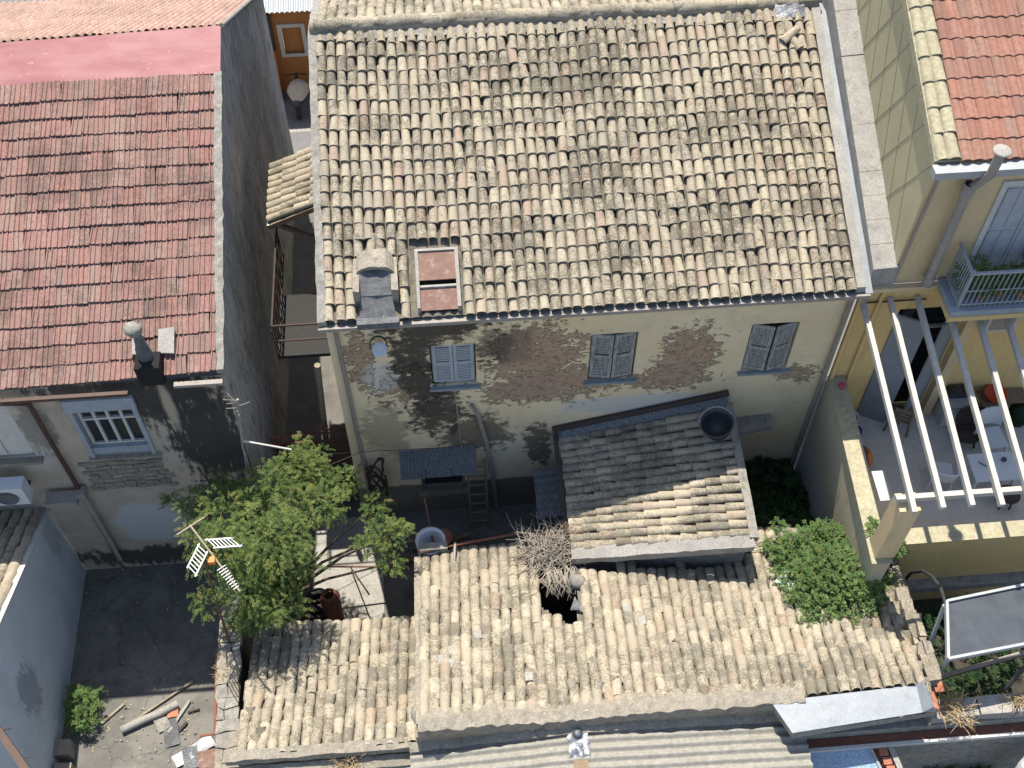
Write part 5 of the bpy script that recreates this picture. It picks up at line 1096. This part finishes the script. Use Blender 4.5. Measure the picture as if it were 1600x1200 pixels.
B((10.72,13.85,ZF),(11.3,14.34,3.78),'body','white_paint',CB); B((10.68,13.8,3.782),(11.34,14.36,3.82),'top','pale_metal',CB); B((10.75,13.83,3.1),(11.0,13.848,3.7),'door','white_plastic',CB); B((11.02,13.83,3.1),(11.27,13.848,3.7),'door','white_plastic',CB)
CK = thing('gas_cooker', (11.05,14.2,3.82), 'black camping cooker on the white cabinet', 'cooker')
B((10.8,14.05,3.822),(11.28,14.33,3.95),'body','black_plastic',CK)
for x in (10.92,11.16): MB().lathe((x,14.19,3.952),[(.08,0),(.09,.03),(.06,.035),(.001,.02)],12).build('burner','dark_iron',CK)
FT = thing('folding_table', (11.9,14.1,ZF), 'small folding table holding the red basin', 'table')
B((11.55,13.95,3.62),(12.6,14.33,3.65),'tabletop','wood',FT)
for x in (11.65,12.45): MB().bar((x-.2,13.98,ZF),(x+.2,14.3,3.62),.03).build('leg','dark_iron',FT); MB().bar((x+.2,13.98,ZF),(x-.2,14.3,3.62),.03).build('leg','dark_iron',FT)
tag(MB().lathe((11.85,14.12,3.65),[(.001,.01),(.16,.01),(.24,.16),(.26,.17),(.24,.18),(.15,.03),(.001,.03)],20).build('red_basin','red_plastic'), 'red plastic basin on the folding table', 'basin')
tag(MB().lathe((11.55,13.8,3.03),[(.13,0),(.14,.55),(.12,.6),(.06,.6),(.001,.5)],16).build('white_canister','white_plastic'), 'white canister with dark lid beside the wicker chair', 'canister')
tag(MB().lathe((12.5,13.9,3.02),[(.2,0),(.26,.3),(.2,.5),(.001,.55)],14).rough(.05,5).build('green_sack','leaf_dark'), 'dark green sack at the right edge of the terrace', 'sack')
tag(MB().lathe((8.75,14.1,ZF),[(.11,0),(.15,.3),(.16,.31),(.14,.31),(.1,.03),(.001,.03)],16).build('white_bucket','white_plastic'), 'white bucket in the terrace corner by the parapet', 'bucket')
tag(MB().lathe((8.75,13.8,ZF),[(.2,0),(.18,.15),(.1,.24),(.001,.25)],10).rough(.07,5).build('blue_cloth','blue_cloth'), 'dark blue cloth heap beside the white bucket', 'cloth')
tag(MB().lathe((8.8,13.05,ZF),[(.001,.1),(.16,.12),(.2,.3),(.1,.42),(.001,.45)],10,.7,1.3).rough(.05,5).build('orange_bag','orange_plastic'), 'orange bag beside the parapet on the terrace', 'bag')
tag(MB().box((8.5,12.75,ZF),(8.72,13.2,3.5)).rough(.03,5).build('striped_bundle','blue_cloth'), 'dark bundle leaning at the parapet beside the orange bag', 'bundle')
tag(MB().lathe((8.2,14.05,4.54),[(.001,.0),(.06,.02),(.08,.08),(.05,.14),(.001,.15)],8).rough(.02,9).build('pink_flower','pink_flower'), 'pink flower on the far end of the parapet', 'flower')
A2 = thing('wall_unit', (11.1,14.2,6.2), 'white boxed unit on the wall under the balcony', 'air conditioner')
B((10.72,14.0,6.25),(11.35,14.33,6.78),'casing','white_paint',A2); B((10.8,13.985,6.32),(11.27,13.999,6.7),'grille','zinc_pipe',A2)
for x in (10.8,11.25): MB().bar((x,14.05,6.22),(x,14.36,6.22),.03).build('bracket','rust',A2)
for k, (x, y, s_, fl_) in enumerate(((9.85,13.95,.3,0),(10.15,13.8,.22,1),(10.5,13.85,.22,1),(10.9,13.78,.2,0),(11.1,14.0,.32,2))):
    t_ = thing('potted_plant', (x,y,7.62), ['bushy potted plant in the balcony corner','thin potted plant second from the balcony corner','sparse potted plant in the middle of the balcony','low potted plant behind the balcony railing','tall flowering potted plant at the right end of the balcony'][k], 'plant', 'balcony plants')
    MB().lathe((x,y,7.62),[(.08,0),(.12,.2),(.13,.22),(.1,.2),(.001,.18)],12).build('pot','terracotta',t_)
    leaves(MB(), [(x,y,7.62+.35+s_*.5,s_),(x+.05,y,7.62+.35+s_*1.2,s_*.7)], 90, .06, fr=4, asp=.6).build('foliage','leaf_bush',t_,rnd=True)
    if fl_ == 2:
        for j in range(4): MB().lathe((x+random.gauss(0,.15),y+random.gauss(0,.1),8.3+random.random()*.3),[(.001,-.04),(.05,0),(.001,.05)],6).build('bloom','pink_flower',t_)
